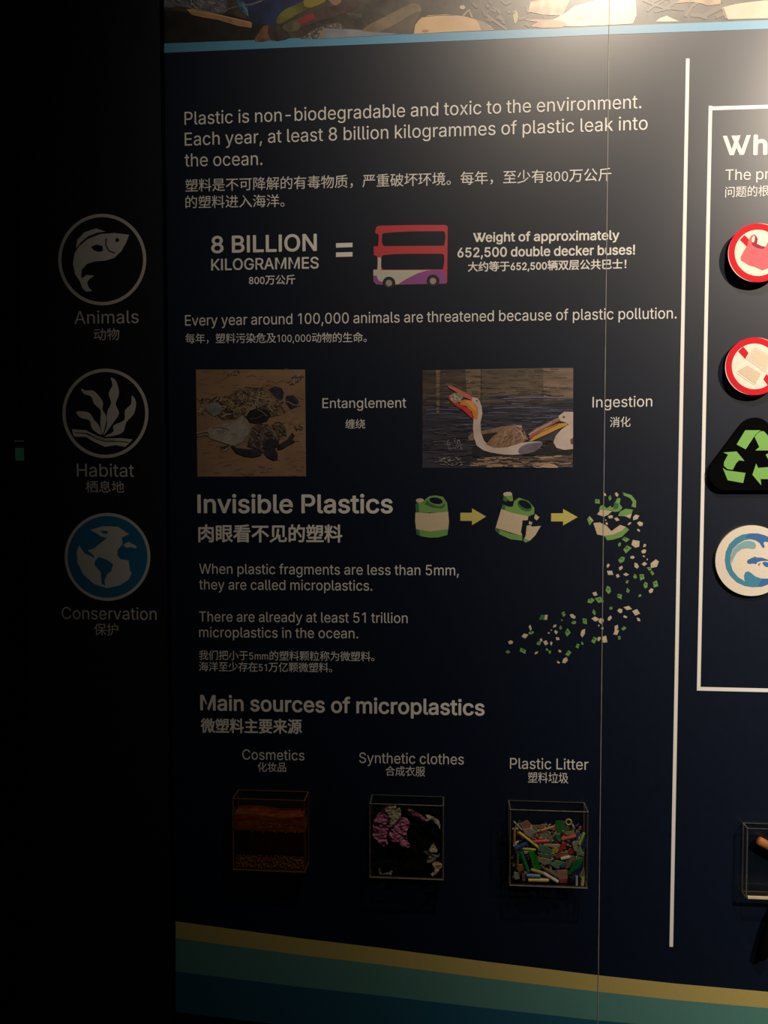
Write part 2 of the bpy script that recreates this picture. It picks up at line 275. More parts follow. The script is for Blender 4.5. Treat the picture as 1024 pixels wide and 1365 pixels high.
def area2(p): return sum(p[i - 1][0] * p[i][1] - p[i][0] * p[i - 1][1] for i in range(len(p)))
def glyph_curves(ch):
    """each outer outline with the counters inside it; outlines of one letter may overlap"""
    adv, *cs = GLYPHS[ch].split('|')
    cs = [[tuple(int(k) / 500 for k in p.split()) for p in c.split(',')] for c in cs]
    sg = area2(max(cs, key=lambda c: abs(area2(c)))) > 0
    outer = [c for c in cs if (area2(c) > 0) == sg]; holes = [c for c in cs if (area2(c) > 0) != sg]
    out = []
    for o in outer:
        cu = bpy.data.curves.new('glyph', 'CURVE'); cu.dimensions = '2D'; cu.fill_mode = 'BOTH'
        for pts in [o] + [h for h in holes if inside(h[0], o)]:
            sp = cu.splines.new('POLY'); sp.points.add(len(pts) - 1); sp.use_cyclic_u = True
            for q, p in zip(sp.points, pts): q.co = (p[0], p[1], 0, 1)
        out.append(cu)
    return out, int(adv) / 500
_gl = {}
def glyph(ch, bold):
    """(vertices, faces, advance) of one character"""
    k = (ch, bold)
    if k in _gl: return _gl[k]
    latin = ch in GLYPHS
    if latin: cus, adv = glyph_curves(ch)
    else:
        cu = bpy.data.curves.new('glyph', 'FONT'); cu.body = ch; cu.size = 1; cu.resolution_u = 2; adv = 1.0; cus = [cu]
    vs = []; fs = []
    for iz, cu in enumerate(cus):
        ob = bpy.data.objects.new('glyph', cu); COL.objects.link(ob)
        dg = bpy.context.evaluated_depsgraph_get(); dg.update()
        me = bpy.data.meshes.new_from_object(ob.evaluated_get(dg)); n = len(vs)
        vs += [(v.co.x, v.co.y, iz * .000004) for v in me.vertices]; fs += [tuple(v + n for v in p.vertices) for p in me.polygons]
        bpy.data.objects.remove(ob); bpy.data.meshes.remove(me)
    if not latin:
        vs = [(x, y) for x, y, _ in vs]
        if 'k' not in _gl:
            if ch != '\u56fd': glyph('\u56fd', 0)
            else: _gl['k'] = .84 / (max(x for x, y in vs) - min(x for x, y in vs)); print('CJK scale', _gl['k'])
        kk = _gl['k']
        vs = [(x * kk, y * kk, 0) for x, y in vs]
    if bold:      # heavier strokes: the glyph struck several times, each a hair behind the other
        n = len(vs); base = vs; bf = fs; vs = []; fs = []; N = 8 if latin else 6
        for i in range(N):
            a = 6.2832 * i / N
            vs += [(x + math.cos(a) * bold, y + math.sin(a) * bold, z_ + i * .00001) for x, y, z_ in base]; fs += [tuple(v + n * i for v in f) for f in bf]
    _gl[k] = (vs, fs, adv); return _gl[k]
def text_mesh(txt, bold, cjk=False):
    V = []; Fc = []; x = 0
    for ch in txt:
        if ch == ' ': x += .175; continue
        vs, fs, adv = glyph(ch, bold); k = 1.2 if (cjk and ch in GLYPHS) else 1
        n = len(V); V += [(x + a * k, b_ * (1.32 / 1.2 if k > 1 else 1) * k, c_) for a, b_, c_ in vs]; Fc += [tuple(i + n for i in f) for f in fs]
        x += adv * k
    me = bpy.data.meshes.new('lettering'); me.from_pydata(V, [], Fc); return me
_ref = {}
def ref(ch):
    if ch not in _ref:
        ys = [v[1] for v in glyph(ch, 0)[0]]; _ref[ch] = (min(ys), max(ys))
    return _ref[ch]
def T(txt, x0, y0, x1, y1, h, parent, bold=0, m=None, cjk=False, y=0.0, name='lettering'):
    me = text_mesh(txt, bold, cjk)
    lo, hi = ref('\u56fd' if cjk else 'H')
    if not cjk: lo = 0
    A = U(x0, y0, y); B = U(x1, y1, y)
    up = (U(x0, y0 - h, y) - A).length
    sz = up / (hi - lo)
    xs = [v.co.x for v in me.vertices]; xmin, xmax = min(xs), max(xs)
    d = B - A; L = d.length; d.normalize()
    sx = L / (xmax - xmin)
    for v in me.vertices:
        q = A + d * ((v.co.x - xmin) * sx) + Vector((0, 0, 1)) * ((v.co.y - lo) * sz)
        v.co = (q.x, y - .0006 + v.co.z, q.z)
    me.materials.append(m or CREAM)
    me.update()
    if sum(p.normal.y for p in me.polygons) > 0: me.flip_normals()
    me.name = name
    return finish(name, me, parent)
def TC(*a, **k): return T(*a, cjk=True, **k)

def W_glyph(x0, yb, x1, h, sw, parent, slope=0.0, y=0.0):
    """heading W whose middle strokes cross"""
    P = Print(y, (0, 0, 1)); w = x1 - x0; P.k = 60
    def st(xa, ya, xb, yb2):
        f = lambda x, v: (x, yb - v * h + slope * (x - x0))
        P.poly([f(xa, ya), f(xa + sw, ya), f(xb + sw, yb2), f(xb, yb2)], CREAM)
    u = w - sw
    st(x0, 1, x0 + u * .29, 0); st(x0 + u * .57, 1, x0 + u * .29, 0)
    st(x0 + u * .36, 1, x0 + u * .71, 0); st(x0 + u, 1, x0 + u * .71, 0)
    return P.done('letter', parent)

# ================= SETTING =================
floor = box('floor', -3, 3.4, -3.2, .62, -.04, 0, mat('dark_floor', (.012, .011, .011), rough=.5, noise=.4, nscale=14)); tag(floor, None, None, kind='structure')
xl = U(235, 1300).x
mainL = U(226.5, 650).x
colL = U(33, 650, .02).x
wb = box('wall_back', colL + .002, 3.4, .042, .14, 0, 3.6, DARKWALL); tag(wb, None, None, kind='structure')
wr = box('wall_recess', -3, colL + .05, .5, .6, 0, 3.6, DARKWALL); tag(wr, None, None, kind='structure')

# ================= MAIN PANEL =================
TOPZ = 3.05
seamx = U(806, 560).x
PAN = empty('information_panel', ((mainL + 1.5) / 2, .02, 0), 'large dark navy information panel printed with white text, photos and wave bands', 'panel')
box('board', mainL, seamx - .0006, 0, .042, .02, TOPZ, NAVY, PAN)
box('board', seamx + .0006, 1.62, 0, .042, .02, TOPZ, NAVY, PAN)
TAN = mat('joint_line', (.36, .34, .30), rough=.5, noise=.3, nscale=30)
js = box('joint_strip', seamx - .00055, seamx + .00055, -.0014, .04, .36, TOPZ, TAN, PAN); js['label'] = 'thin pale joint line between the two boards'

RX = 1150   # graphics run past the right edge of the photograph
# blue rule and big photograph at the top
P = Print(); P.k = 60
P.poly([(219, 58), (420, 50), (620, 42.5), (812, 35), (RX, 22), (RX, 34), (812, 46), (620, 54), (420, 62), (219, 70.5)], C(.085, .29, .48))
P.done('blue_stripe', PAN)
P = Print(0, (200, 0, 1))
def N2(c1, c2, sc=60, st=None): return mat('photo_ink', c1, spec=.4, rough=.5, coat=.9, col2=c2, nscale=sc, stretch=st)
REG = [(18, -330), (950, -330), (950, 23), (612, 36), (420, 43), (220, 51), (19.5, 59)]
P.poly(REG, N2((.075, .058, .042), (.016, .012, .009), 26))
P.flecks([(20, -60), (950, -60), (950, 20), (612, 34), (420, 40), (220, 48), (20, 56)], 130, 22, 4, [C(.045, .035, .027), C(.075, .06, .045), C(.06, .048, .036), C(.035, .027, .02)], 0, 1.5)
P.poly([(19, 14), (110, 20), (155, 34), (150, 53), (19.5, 58)], N2((.014, .009, .008), (.004, .003, .003), 40))
P.crop = (215, 0, 3.938)
q = [(14, -40), (340, -40), (345, 60), (300, 70), (200, 55), (90, 30), (40, 42), (14, 40)]
P.poly(q, N2((.16, .16, .18), (.03, .035, .05), 55)); P.flecks(q, 60, 40, 5, [C(.28, .28, .3), C(.05, .06, .08), C(.16, .17, .2)], 1.0, .8)
P.poly([(132, 50), (170, 46), (240, 60), (340, 85), (478, 118), (474, 147), (400, 136), (300, 105), (220, 92), (160, 78)], N2((.42, .24, .11), (.26, .14, .06), 40)); P.line([(150, 55), (300, 80), (475, 120)], 5, C(.52, .34, .18))
P.poly([(390, -30), (470, -20), (510, 8), (720, -20), (760, -40), (780, -10), (700, 30), (620, 90), (600, 135), (470, 120), (455, 50), (400, 20)], N2((.012, .028, .11), (.006, .012, .045), 30))
q = [(395, 0), (430, 5), (455, 40), (450, 85), (420, 60), (405, 30)]; P.poly(q, N2((.05, .16, .26), (.01, .04, .08), 90)); P.line([(330, 65), (360, 45), (400, 35)], 5, C(.14, .15, .17)); P.line([(420, 25), (470, 25), (530, 5)], 6, C(.20, .18, .2)); P.line([(430, 30), (452, 60), (455, 85)], 5, C(.16, .28, .36))
P.poly([(612, 90), (650, 50), (740, 10), (760, -10), (860, -10), (855, 12), (780, 45), (700, 85), (630, 125), (605, 120)], N2((.17, .15, .02), (.06, .055, .015), 25), 2)
P.poly([(760, -10), (860, -10), (855, 12), (790, 40), (750, 30)], C(.26, .20, .02), 2)
P.poly([(640, 135), (700, 108), (800, 70), (930, 25), (1030, 8), (1030, 40), (940, 80), (830, 110), (760, 140), (680, 165), (640, 160)], N2((.085, .045, .045), (.03, .018, .018), 50), 2)
P.poly([(640, 135), (720, 100), (730, 150), (690, 168), (645, 165)], N2((.12, .11, .055), (.06, .05, .03), 50), 2); P.poly([(718, 98), (795, 68), (808, 98), (730, 130)], C(.26, .02, .02), 0)
P.poly([(875, -10), (930, -15), (945, 10), (915, 30), (890, 15)], C(.26, .16, .10), 2)
P.poly([(490, 218), (510, 175), (535, 140), (570, 135), (585, 165), (570, 212)], N2((.24, .10, .05), (.08, .04, .025), 40), 2); P.poly([(560, 140), (600, 132), (650, 160), (680, 190), (650, 210), (575, 212)], N2((.05, .035, .03), (.015, .012, .01), 60), 2)
q = [(730, 205), (790, 160), (870, 128), (940, 118), (960, 145), (850, 160), (820, 205)]; P.poly(q, N2((.15, .13, .12), (.04, .035, .035), 120)); P.flecks(q, 50, 10, 4, [C(.3, .27, .24), C(.04, .035, .03)], 0, 1.5)
P.poly([(825, 205), (835, 165), (855, 148), (1000, 155), (1180, 165), (1270, 176), (1100, 190)], N2((.26, .27, .32), (.18, .19, .24), 20)); P.poly([(825, 205), (835, 165), (855, 148), (868, 200)], C(.24, .19, .13))
P.crop = (470, 0, 3.793)
P.poly([(45, 158), (75, 130), (150, 92), (240, 45), (300, 18), (335, 22), (350, 50), (335, 85), (310, 130), (300, 172), (260, 172), (130, 165)], N2((.22, .16, .095), (.11, .08, .05), 30)); P.poly([(130, 165), (220, 120), (320, 60), (345, 60), (330, 95), (310, 130), (302, 172)], N2((.10, .08, .055), (.05, .04, .03), 30))
P.poly([(310, 172), (318, 125), (345, 92), (385, 78), (470, 73), (560, 82), (620, 98), (660, 110), (700, 135), (715, 153), (500, 162)], N2((.56, .38, .20), (.46, .30, .16), 18)); P.poly([(620, 98), (665, 112), (712, 150), (650, 155), (640, 120)], N2((.24, .17, .12), (.16, .12, .09), 50))
P.line([(320, 115), (350, 88), (430, 78), (520, 78)], 4, C(.10, .08, .06)); P.ell(368, 158, 18, 7, C(.38, .17, .08)); P.ell(556, 38, 14, 11, C(.40, .36, .3)); P.line([(560, 80), (590, 50), (605, 90)], 9, C(.36, .28, .2)); P.line([(660, 60), (700, 95), (780, 150)], 12, C(.18, .14, .1))
P.poly([(812, 60), (828, 55), (838, 85), (825, 122), (814, 100)], C(.34, .32, .10), 2); P.flecks([(560, 0), (900, 0), (900, 140), (720, 150), (640, 95)], 26, 34, 13, [C(.10, .08, .055), C(.115, .09, .06), C(.14, .11, .075)], .5, 1)
P.poly([(890, 60), (900, 10), (1000, -10), (1100, 0), (1060, 80), (960, 75)], N2((.60, .44, .28), (.26, .18, .11), 60)); P.poly([(858, 100), (940, 98), (1030, 105), (1080, 118), (1060, 140), (960, 142), (900, 135), (935, 112)], N2((.60, .34, .20), (.36, .20, .12), 60))
P.crop = (735, 0, 3.543)
P.poly([(-10, 100), (20, 88), (70, 60), (110, 30), (170, 12), (220, 0), (260, -30), (380, -40), (398, 0), (402, 70), (385, 112), (250, 120), (100, 126), (30, 122)], N2((.82, .72, .52), (.74, .62, .42), 18)); P.ell(135, 88, 16, 12, C(.66, .60, .26))
P.poly([(-20, 95), (40, 98), (80, 122), (0, 130)], C(.58, .30, .16), 2)
P.flecks([(400, -20), (1100, -20), (1100, 80), (800, 85), (410, 105)], 18, 120, 16, [C(.10, .08, .055), C(.085, .066, .048)], -.25, .6)
P.poly([(492, 104), (510, 88), (545, 75), (570, 88), (605, 102)], C(.66, .54, .42)); P.poly([(580, 18), (620, -5), (700, -10), (800, -12), (800, 20), (740, 28), (690, 12), (640, 12)], N2((.40, .26, .15), (.22, .14, .08), 60))
P.poly([(808, 36), (870, 20), (960, 8), (1060, -2), (1200, -20), (1200, 84), (980, 88), (835, 92), (820, 60)], N2((.62, .42, .32), (.54, .36, .26), 40)); P.poly([(803, 40), (815, 38), (835, 92), (820, 88)], C(.20, .11, .06))
P.done('beach_litter_photo', PAN, 'colour photo of plastic bottles and litter along the top of the panel')

# ---- text ----
X = PAN
T('Plastic is non-biodegradable and toxic to the environment.', 246.3, 166.6, 855, 144.5, 17.2, X)
T('Each year, at least 8 billion kilogrammes of plastic leak into', 246.5, 194.4, 863.3, 173, 17.2, X)
T('the ocean.', 246.5, 222.2, 350, 220, 17.2, X)
TC('塑料是不可降解的有毒物质，严重破坏环境。每年，至少有800万公斤', 247.5, 256, 815, 241.5, 16.3, X)
TC('的塑料进入海洋。', 247.5, 278, 379.5, 276, 16, X)
B1, B2 = .0155, .02
T('8 BILLION', 281.8, 337.1, 422.5, 334, 21.5, X, bold=B1)
T('KILOGRAMMES', 281.8, 360.4, 425, 357.7, 14.8, X, bold=.010)
TC('800万公斤', 332, 379.8, 393.8, 379, 12, X, bold=.015)
P = Print(); P.poly([(448, 324.2), (470, 323.6), (470, 329.4), (448, 330.2)], CREAM); P.poly([(448, 336.6), (470, 336), (470, 342), (448, 342.6)], CREAM); P.done('equals_sign', PAN)
W_glyph(630.8, 322.6, 648, 12, 2.6, X, -.016)
T('eight of approximately', 647.5, 322.4, 825.7, 319.5, 12, X, bold=B1)
T('652,500 double decker buses!', 609.9, 343.1, 846.6, 339.1, 12.3, X, bold=B1)
TC('大约等于652,500辆双层公共巴士！', 623.8, 362.3, 835, 358.4, 12.4, X, bold=.018)
T('Every year around 100,000 animals are threatened because of plastic pollution.', 247, 434.2, 902, 424.6, 14, X)
TC('每年，塑料污染危及100,000动物的生命。', 247.5, 457.9, 489, 456.3, 12.5, X)
T('Entanglement', 430, 544, 541.6, 543.4, 13, X)
TC('缠绕', 460.6, 571.6, 486.9, 571.2, 12, X)
T('Ingestion', 789.9, 543.2, 869.5, 541.8, 14, X)
TC('消化', 813, 569.5, 840.5, 569, 13, X)
T('Invisible Plastics', 263.4, 683.4, 523.8, 683.6, 23.5, X, bold=B1)
TC('肉眼看不见的塑料', 264.6, 722.5, 456.6, 723, 22, X, bold=.02)
T('When plastic fragments are less than 5mm,', 265.8, 764.7, 611.6, 766.9, 13.3, X)
T('they are called microplastics.', 265.8, 785.6, 496.4, 787.3, 13.3, X)
T('There are already at least 51 trillion', 265.8, 828.3, 543.5, 830.5, 13.3, X)
T('microplastics in the ocean.', 265.8, 849.2, 477.5, 850.8, 13.3, X)
TC('我们把小于5mm的塑料颗粒称为微塑料。', 265.4, 879.5, 499.2, 881.5, 12.2, X)
TC('海洋至少存在51万亿颗微塑料。', 265.4, 894.7, 443, 896.3, 12.2, X)
T('Main sources of microplastics', 267.2, 946.3, 646.1, 953.4, 19.6, X, bold=B1)
TC('微塑料主要来源', 267.8, 976.5, 402.6, 978, 18.2, X, bold=.02)
T('Cosmetics', 323.3, 1012.2, 406, 1013.5, 13.4, X)
TC('化妆品', 343.7, 1028.6, 381.6, 1029, 12.2, X)
T('Synthetic clothes', 479, 1016.8, 618.4, 1019, 13.8, X)
TC('合成衣服', 514, 1034, 566.8, 1035, 12.6, X)
T('Plastic Litter', 680, 1024.4, 784.3, 1026, 14.2, X)
TC('塑料垃圾', 703.9, 1043.2, 757.7, 1044.2, 13.8, X)
W_glyph(963.6, 207.2, 1001, 26, 5.6, X, -.03)
T('h', 1004, 206, 1023, 205.4, 25, X, bold=.026)
T('The pr', 967, 240.5, 1025.5, 239, 14.3, X)
TC('问题的根', 966.8, 263.5, 1025, 261.5, 13.8, X)

# ---- white rules ----
P = Print(); P.line([(917, 78), (914.2, 230), (909.5, 480), (901.5, 920), (895, 1262)], 4.8, WHITE); P.done('white_line', PAN)
P = Print()
P.line([(947.3, 141), (942, 400), (931.5, 920.5)], 4.8, WHITE)
P.line([(945, 144.6), (RX, 138.5)], 5, WHITE); P.line([(929.5, 918), (RX, 923)], 5, WHITE)
P.done('white_frame', PAN)

# ---- wave bands ----
P = Print(); L0 = 234.2; top = [(L0, 1228), (300, 1237), (400, 1250.5), (512, 1264), (650, 1282), (798, 1300), (900, 1311), (1024, 1322), (RX, 1331)]
def band(off0, off1, c):
    a = [(x, y + off0(x)) for x, y in top]; b = [(x, y + off1(x)) for x, y in top]
    P.poly(a + b[::-1], c)
band(lambda x: 0, lambda x: 22.5 - .001 * (x - 220), C(.52, .42, .14))
band(lambda x: 22.5 - .001 * (x - 220), lambda x: 67 - .012 * (x - 220), C(.10, .27, .25))
band(lambda x: 67 - .012 * (x - 220), lambda x: 121 - .012 * (x - 220), C(.015, .105, .18))
P.done('wave_bands', PAN, 'yellow, teal and blue curved bands along the foot of the panel')

# ---- bus ----
P = Print(0, (480, 280, 7.314)); RED = C(.55, .035, .045); PUR = C(.30, .07, .30)
P.poly([(150, 200), (160, 165), (185, 153), (500, 146), (835, 146), (855, 160), (850, 700), (838, 716), (780, 720), (220, 728), (160, 722), (136, 695), (130, 640), (130, 582), (165, 578), (165, 450), (135, 440), (133, 355), (178, 350), (182, 240), (150, 225)], RED)
P.poly([(174, 462), (206, 462), (206, 586), (815, 586), (818, 618), (845, 640), (838, 716), (220, 728), (160, 722), (136, 695), (130, 640), (130, 582), (172, 580)], C(.55, .54, .46))
P.poly([(370, 724), (450, 672), (560, 618), (640, 592), (700, 586), (818, 586), (822, 606), (846, 640), (842, 700), (834, 718)], PUR)
P.poly([(130, 640), (163, 640), (172, 672), (195, 695), (224, 700), (222, 730), (170, 724), (140, 700)], PUR)
P.poly([(818, 560), (850, 560), (849, 625), (818, 615)], RED)
D = NAVY
for q in ([(215, 240), (230, 226), (330, 216), (500, 208), (815, 206), (830, 222), (835, 270), (820, 348), (230, 352), (213, 320)],
          [(208, 460), (225, 440), (330, 430), (500, 426), (800, 426), (820, 440), (822, 500), (810, 578), (225, 582), (206, 550)],
          [(120, 225), (150, 225), (176, 245), (183, 290), (176, 352), (120, 352)], [(110, 442), (150, 442), (168, 460), (172, 510), (165, 580), (110, 580)]):
    P.poly(q, D)
for cx, cy in ((282, 712), (712, 692)):
    P.ell(cx, cy, 62, 62, D); P.ell(cx, cy, 52, 52, C(.015, .014, .016)); P.ell(cx, cy, 31, 31, C(.36, .32, .28))
P.done('bus_graphic', PAN, 'red, white and purple double decker bus graphic')

# ---- jugs, arrows, fragments ----
G1, G2, CR, YL = C(.19, .40, .10), C(.05, .17, .06), C(.66, .54, .38), C(.66, .58, .14)
P = Print(0, (530, 630, 2.768))
P.poly([(68, 148), (66, 118), (72, 110), (95, 112), (104, 97), (118, 87), (140, 84), (168, 89), (183, 112), (187, 147)], G1)
P.poly([(68, 148), (66, 118), (72, 110), (78, 112), (80, 148)], G2)
P.poly([(100, 118), (108, 100), (122, 114), (150, 124), (166, 122), (172, 108), (176, 122), (165, 133), (130, 130)], G2)
P.poly([(66, 147), (120, 150), (187, 144), (190, 180), (187, 212), (120, 218), (69, 212), (65, 180)], CR)
P.poly([(68, 208), (120, 217), (187, 208), (184, 230), (150, 239), (118, 240), (84, 234), (70, 228)], G1)
P.poly([(68, 208), (80, 211), (84, 234), (70, 228)], G2)
P.ell(83, 103, 15, 8, CR); P.ell(142, 104, 25, 12, NAVY, 10)
P.done('whole_jug_graphic', PAN)
for q in ([(232, 148), (275, 148), (275, 132), (327, 162), (275, 194), (275, 178), (232, 178)], [(567, 150), (611, 150), (611, 134), (665, 164), (611, 195), (611, 180), (567, 180)]):
    P = Print(0, (530, 630, 2.768)); P.poly(q, YL); P.done('arrow', PAN, 'yellow arrow' )
P = Print(0, (640, 640, 3.938))
P.poly([(112, 150), (255, 188), (250, 210), (222, 212), (222, 230), (215, 270), (222, 292), (160, 275), (82, 250)], CR)
P.poly([(118, 128), (150, 140), (172, 140), (180, 110), (205, 92), (255, 110), (285, 145), (285, 178), (255, 190), (170, 172), (112, 152)], G1)
P.poly([(118, 128), (135, 138), (130, 158), (112, 152)], G2)
P.ell(235, 134, 42, 27, G2, 28); P.ell(236, 128, 36, 18, NAVY, 28)
P.poly([(80, 248), (110, 262), (160, 280), (222, 290), (222, 318), (160, 310), (100, 283), (80, 264)], G1); P.poly([(80, 248), (105, 260), (100, 283), (80, 264)], G2)
P.poly([(125, 80), (170, 78), (174, 108), (158, 112), (150, 104), (138, 114), (120, 106)], G1); P.poly([(125, 80), (150, 104), (138, 114), (120, 106)], G2)
P.poly([(126, 66), (160, 62), (168, 80), (126, 82)], CR, 2)
P.poly([(245, 240), (262, 236), (275, 244), (320, 240), (290, 290), (262, 318), (240, 328), (228, 318), (240, 290)], CR)
P.poly([(230, 305), (262, 318), (240, 328), (228, 320)], G1)
P.poly([(290, 178), (312, 195), (298, 212), (284, 200)], CR); P.poly([(258, 215), (275, 222), (270, 235), (256, 230)], CR)
P.done('cracked_jug_graphic', PAN)
P = Print(0, (640, 640, 3.938))
P.poly([(595, 225), (630, 222), (665, 240), (690, 268), (735, 235), (765, 245), (745, 275), (660, 295), (615, 285)], CR)
P.poly([(653, 292), (700, 285), (745, 265), (765, 245), (783, 260), (745, 298), (700, 312), (668, 316)], G1)
P.poly([(630, 138), (645, 130), (665, 148), (685, 135), (700, 152), (668, 165), (625, 158)], G1)
P.poly([(615, 180), (632, 156), (695, 162), (672, 182), (650, 192)], CR)
P.poly([(720, 96), (738, 98), (733, 125), (747, 145), (725, 165), (690, 162), (705, 130)], G1, 2); P.poly([(705, 115), (728, 125), (725, 150), (700, 155)], G2)
P.poly([(750, 65), (795, 78), (820, 110), (818, 145), (795, 138), (802, 115), (788, 95), (755, 80)], G1)
P.poly([(725, 188), (735, 165), (765, 150), (803, 155), (795, 178), (760, 190)], G1); P.poly([(760, 188), (797, 176), (788, 202)], CR)
P.poly([(562, 205), (575, 188), (596, 212), (575, 238)], G1); P.poly([(575, 188), (596, 212), (588, 216), (577, 205)], CR)
def frag(x, y, r, c):
    n = random.choice([4, 4, 5]); a0 = random.uniform(0, 6.28)
    el = random.uniform(.55, .85); ra = random.uniform(0, 3.14)
    pp = [(r * 1.12 * random.uniform(.75, 1.2) * math.cos(a0 + 6.283 * i / n), r * 1.12 * el * random.uniform(.75, 1.2) * math.sin(a0 + 6.283 * i / n)) for i in range(n)]
    P.poly([(x + u * math.cos(ra) - v * math.sin(ra), y + u * math.sin(ra) + v * math.cos(ra)) for u, v in pp], CR if c == 'C' else G1, step=(r > 12))
    if c == 'G' and r > 11 or c == 'C' and r > 16: P.poly([(x - r * .6, y - r * .1), (x + r * .1, y - r * .6), (x + r * .3, y + r * .1)], G2 if c == 'G' else C(.74, .62, .46))
for f in [(763,310,19,'G'),(818,337,25,'C'),(865,343,11,'C'),(732,338,11,'G'),(772,362,24,'G'),(860,373,15,'C'),(800,405,13,'C'),(860,400,7,'C'),(878,415,6,'C'),(745,418,19,'G'),(672,448,13,'C'),(823,450,16,'C'),(863,440,15,'C'),(918,438,25,'C'),(740,461,13,'C'),(890,466,13,'G'),(685,192,12,'C'),(718,205,13,'C'),(785,228,10,'C'),(817,195,17,'C'),(842,230,17,'C'),(833,264,11,'C'),(665,228,7,'C'),(660,210,5,'C'),(615,112,16,'G'),(717,75,13,'C'),(655,76,13,'C'),(682,92,14,'G')]: frag(*f)
P.crop = (660, 760, 4.267)
for f in [(655,15,18,'C'),(698,32,13,'C'),(745,25,16,'C'),(797,35,14,'G'),(835,38,20,'G'),(895,15,14,'G'),(752,66,13,'G'),(858,85,17,'G'),(913,80,20,'G'),(888,118,15,'C'),(645,112,20,'G'),(755,118,14,'G'),(707,148,19,'G'),(825,145,10,'G'),(568,136,15,'C'),(543,173,20,'G'),(594,170,21,'G'),(660,217,12,'G'),(755,216,20,'C'),(712,232,16,'C'),(803,240,21,'C'),(740,266,13,'C'),(817,281,13,'C'),(565,240,15,'G'),(570,277,21,'C'),(607,287,17,'C'),(652,274,16,'C'),(510,289,19,'G'),(391,250,17,'G'),(442,263,16,'C'),(447,298,14,'G'),(380,284,6,'G'),(201,327,15,'C'),(207,355,16,'G'),(168,373,18,'C'),(340,318,11,'C'),(372,328,12,'G'),(320,341,5,'C'),(306,357,6,'C'),(346,352,13,'C'),(411,355,24,'G'),(357,389,14,'C'),(500,357,24,'C'),(563,396,23,'G'),(592,390,14,'C'),(625,395,25,'C'),(690,325,16,'C'),(732,331,14,'G'),(690,353,18,'C'),(706,385,13,'G'),(590,315,6,'C'),(611,331,8,'C'),(262,399,12,'C'),(248,415,14,'G'),(289,413,16,'C'),(319,415,12,'C'),(470,431,14,'G'),(497,417,10,'G'),(90,411,15,'C'),(72,465,14,'G'),(161,458,21,'G'),(236,470,12,'C'),(295,451,10,'G'),(312,465,10,'G'),(370,461,11,'C'),(415,472,18,'G'),(361,524,10,'C'),(397,514,18,'C')]: frag(*f)
P.poly([(250, 282), (262, 254), (300, 254), (296, 282)], G2); P.poly([(280, 282), (285, 254), (300, 254), (296, 282)], CR)
P.done('shattered_jug_graphic', PAN, 'jug broken into green and cream fragments that trail down to the left')

# ---- turtle photo ----
P = Print(0, (250, 480, 6.02))
SQ = [(68, 76), (944, 76), (952, 932), (80, 935)]
P.poly(SQ, N2((.31, .19, .11), (.24, .145, .08), 18))
P.flecks(SQ, 260, 60, 5, [C(.34, .21, .12), C(.21, .125, .07), C(.28, .17, .095), C(.16, .095, .055)], -.1, .4)
DK_ = [C(.02, .017, .018), C(.045, .035, .03), C(.03, .03, .045)]; LT_ = [C(.30, .21, .12), C(.22, .155, .09), C(.36, .27, .17), C(.15, .105, .065)]
for q, n in (([(290, 85), (430, 80), (425, 110), (350, 125), (295, 115)], 22), ([(780, 170), (860, 130), (940, 95), (944, 150), (890, 200), (790, 195)], 34), ([(840, 520), (930, 520), (930, 580), (860, 570)], 10), ([(70, 310), (200, 290), (200, 440), (76, 440)], 50), ([(260, 680), (350, 680), (300, 740), (260, 735)], 12)):
    P.flecks(q, n, 34, 7, DK_ + LT_, 0, 1.2)
H = [(170, 330), (230, 290), (320, 290), (400, 250), (470, 215), (600, 225), (700, 240), (780, 290), (760, 370), (790, 420), (700, 450), (620, 470), (480, 470), (380, 470), (280, 480), (200, 420)]
P.poly(H, N2((.15, .10, .06), (.03, .022, .018), 150)); P.flecks(H, 260, 70, 8, LT_ + LT_ + DK_, .3, 1.6, .9)
P.poly([(655, 235), (700, 210), (760, 225), (780, 280), (750, 320), (700, 310)], N2((.03, .045, .10), (.01, .012, .02), 120)); q = [(790, 290), (850, 280), (895, 330), (885, 370), (830, 395), (795, 345)]; P.poly(q, N2((.025, .035, .10), (.01, .012, .02), 120)); P.flecks(q, 14, 40, 6, [C(.1, .11, .16), C(.02, .02, .04)], .8, .6)
P.line([(605, 205), (640, 250), (690, 300), (710, 320)], 22, C(.24, .13, .07)); P.line([(570, 300), (640, 315), (700, 325)], 14, C(.30, .21, .13)); P.line([(760, 215), (782, 265), (770, 320), (735, 345)], 12, C(.26, .2, .12)); P.line([(800, 330), (860, 362), (910, 362)], 8, C(.24, .19, .13))
P.poly([(148, 375), (190, 345), (250, 350), (282, 390), (270, 430), (210, 450), (165, 415)], N2((.26, .26, .27), (.15, .15, .16), 60)); P.line([(150, 370), (210, 345), (270, 370), (275, 400)], 7, C(.34, .27, .18)); P.line([(200, 470), (225, 435), (240, 470)], 8, C(.3, .24, .16))
P.flecks([(80, 380), (150, 380), (120, 440), (82, 440)], 16, 60, 8, LT_, -.8, .3)
P.poly([(470, 450), (500, 405), (560, 385), (640, 400), (670, 440), (640, 490), (560, 510), (500, 500)], N2((.018, .018, .022), (.006, .006, .008), 100)); P.line([(465, 450), (500, 395), (560, 355), (600, 345)], 13, C(.27, .20, .12)); P.line([(560, 395), (600, 415), (640, 450)], 7, C(.2, .15, .1)); P.line([(500, 470), (560, 465), (610, 440)], 4, C(.10, .10, .11))
q = [(160, 560), (200, 535), (300, 510), (390, 490), (440, 440), (480, 480), (500, 520), (490, 600), (440, 660), (380, 690), (300, 668), (180, 625)]; P.poly(q, N2((.34, .32, .28), (.24, .225, .20), 45)); P.flecks(q, 46, 70, 5, [C(.40, .38, .33), C(.18, .165, .15), C(.28, .26, .23)], -.2, .7)
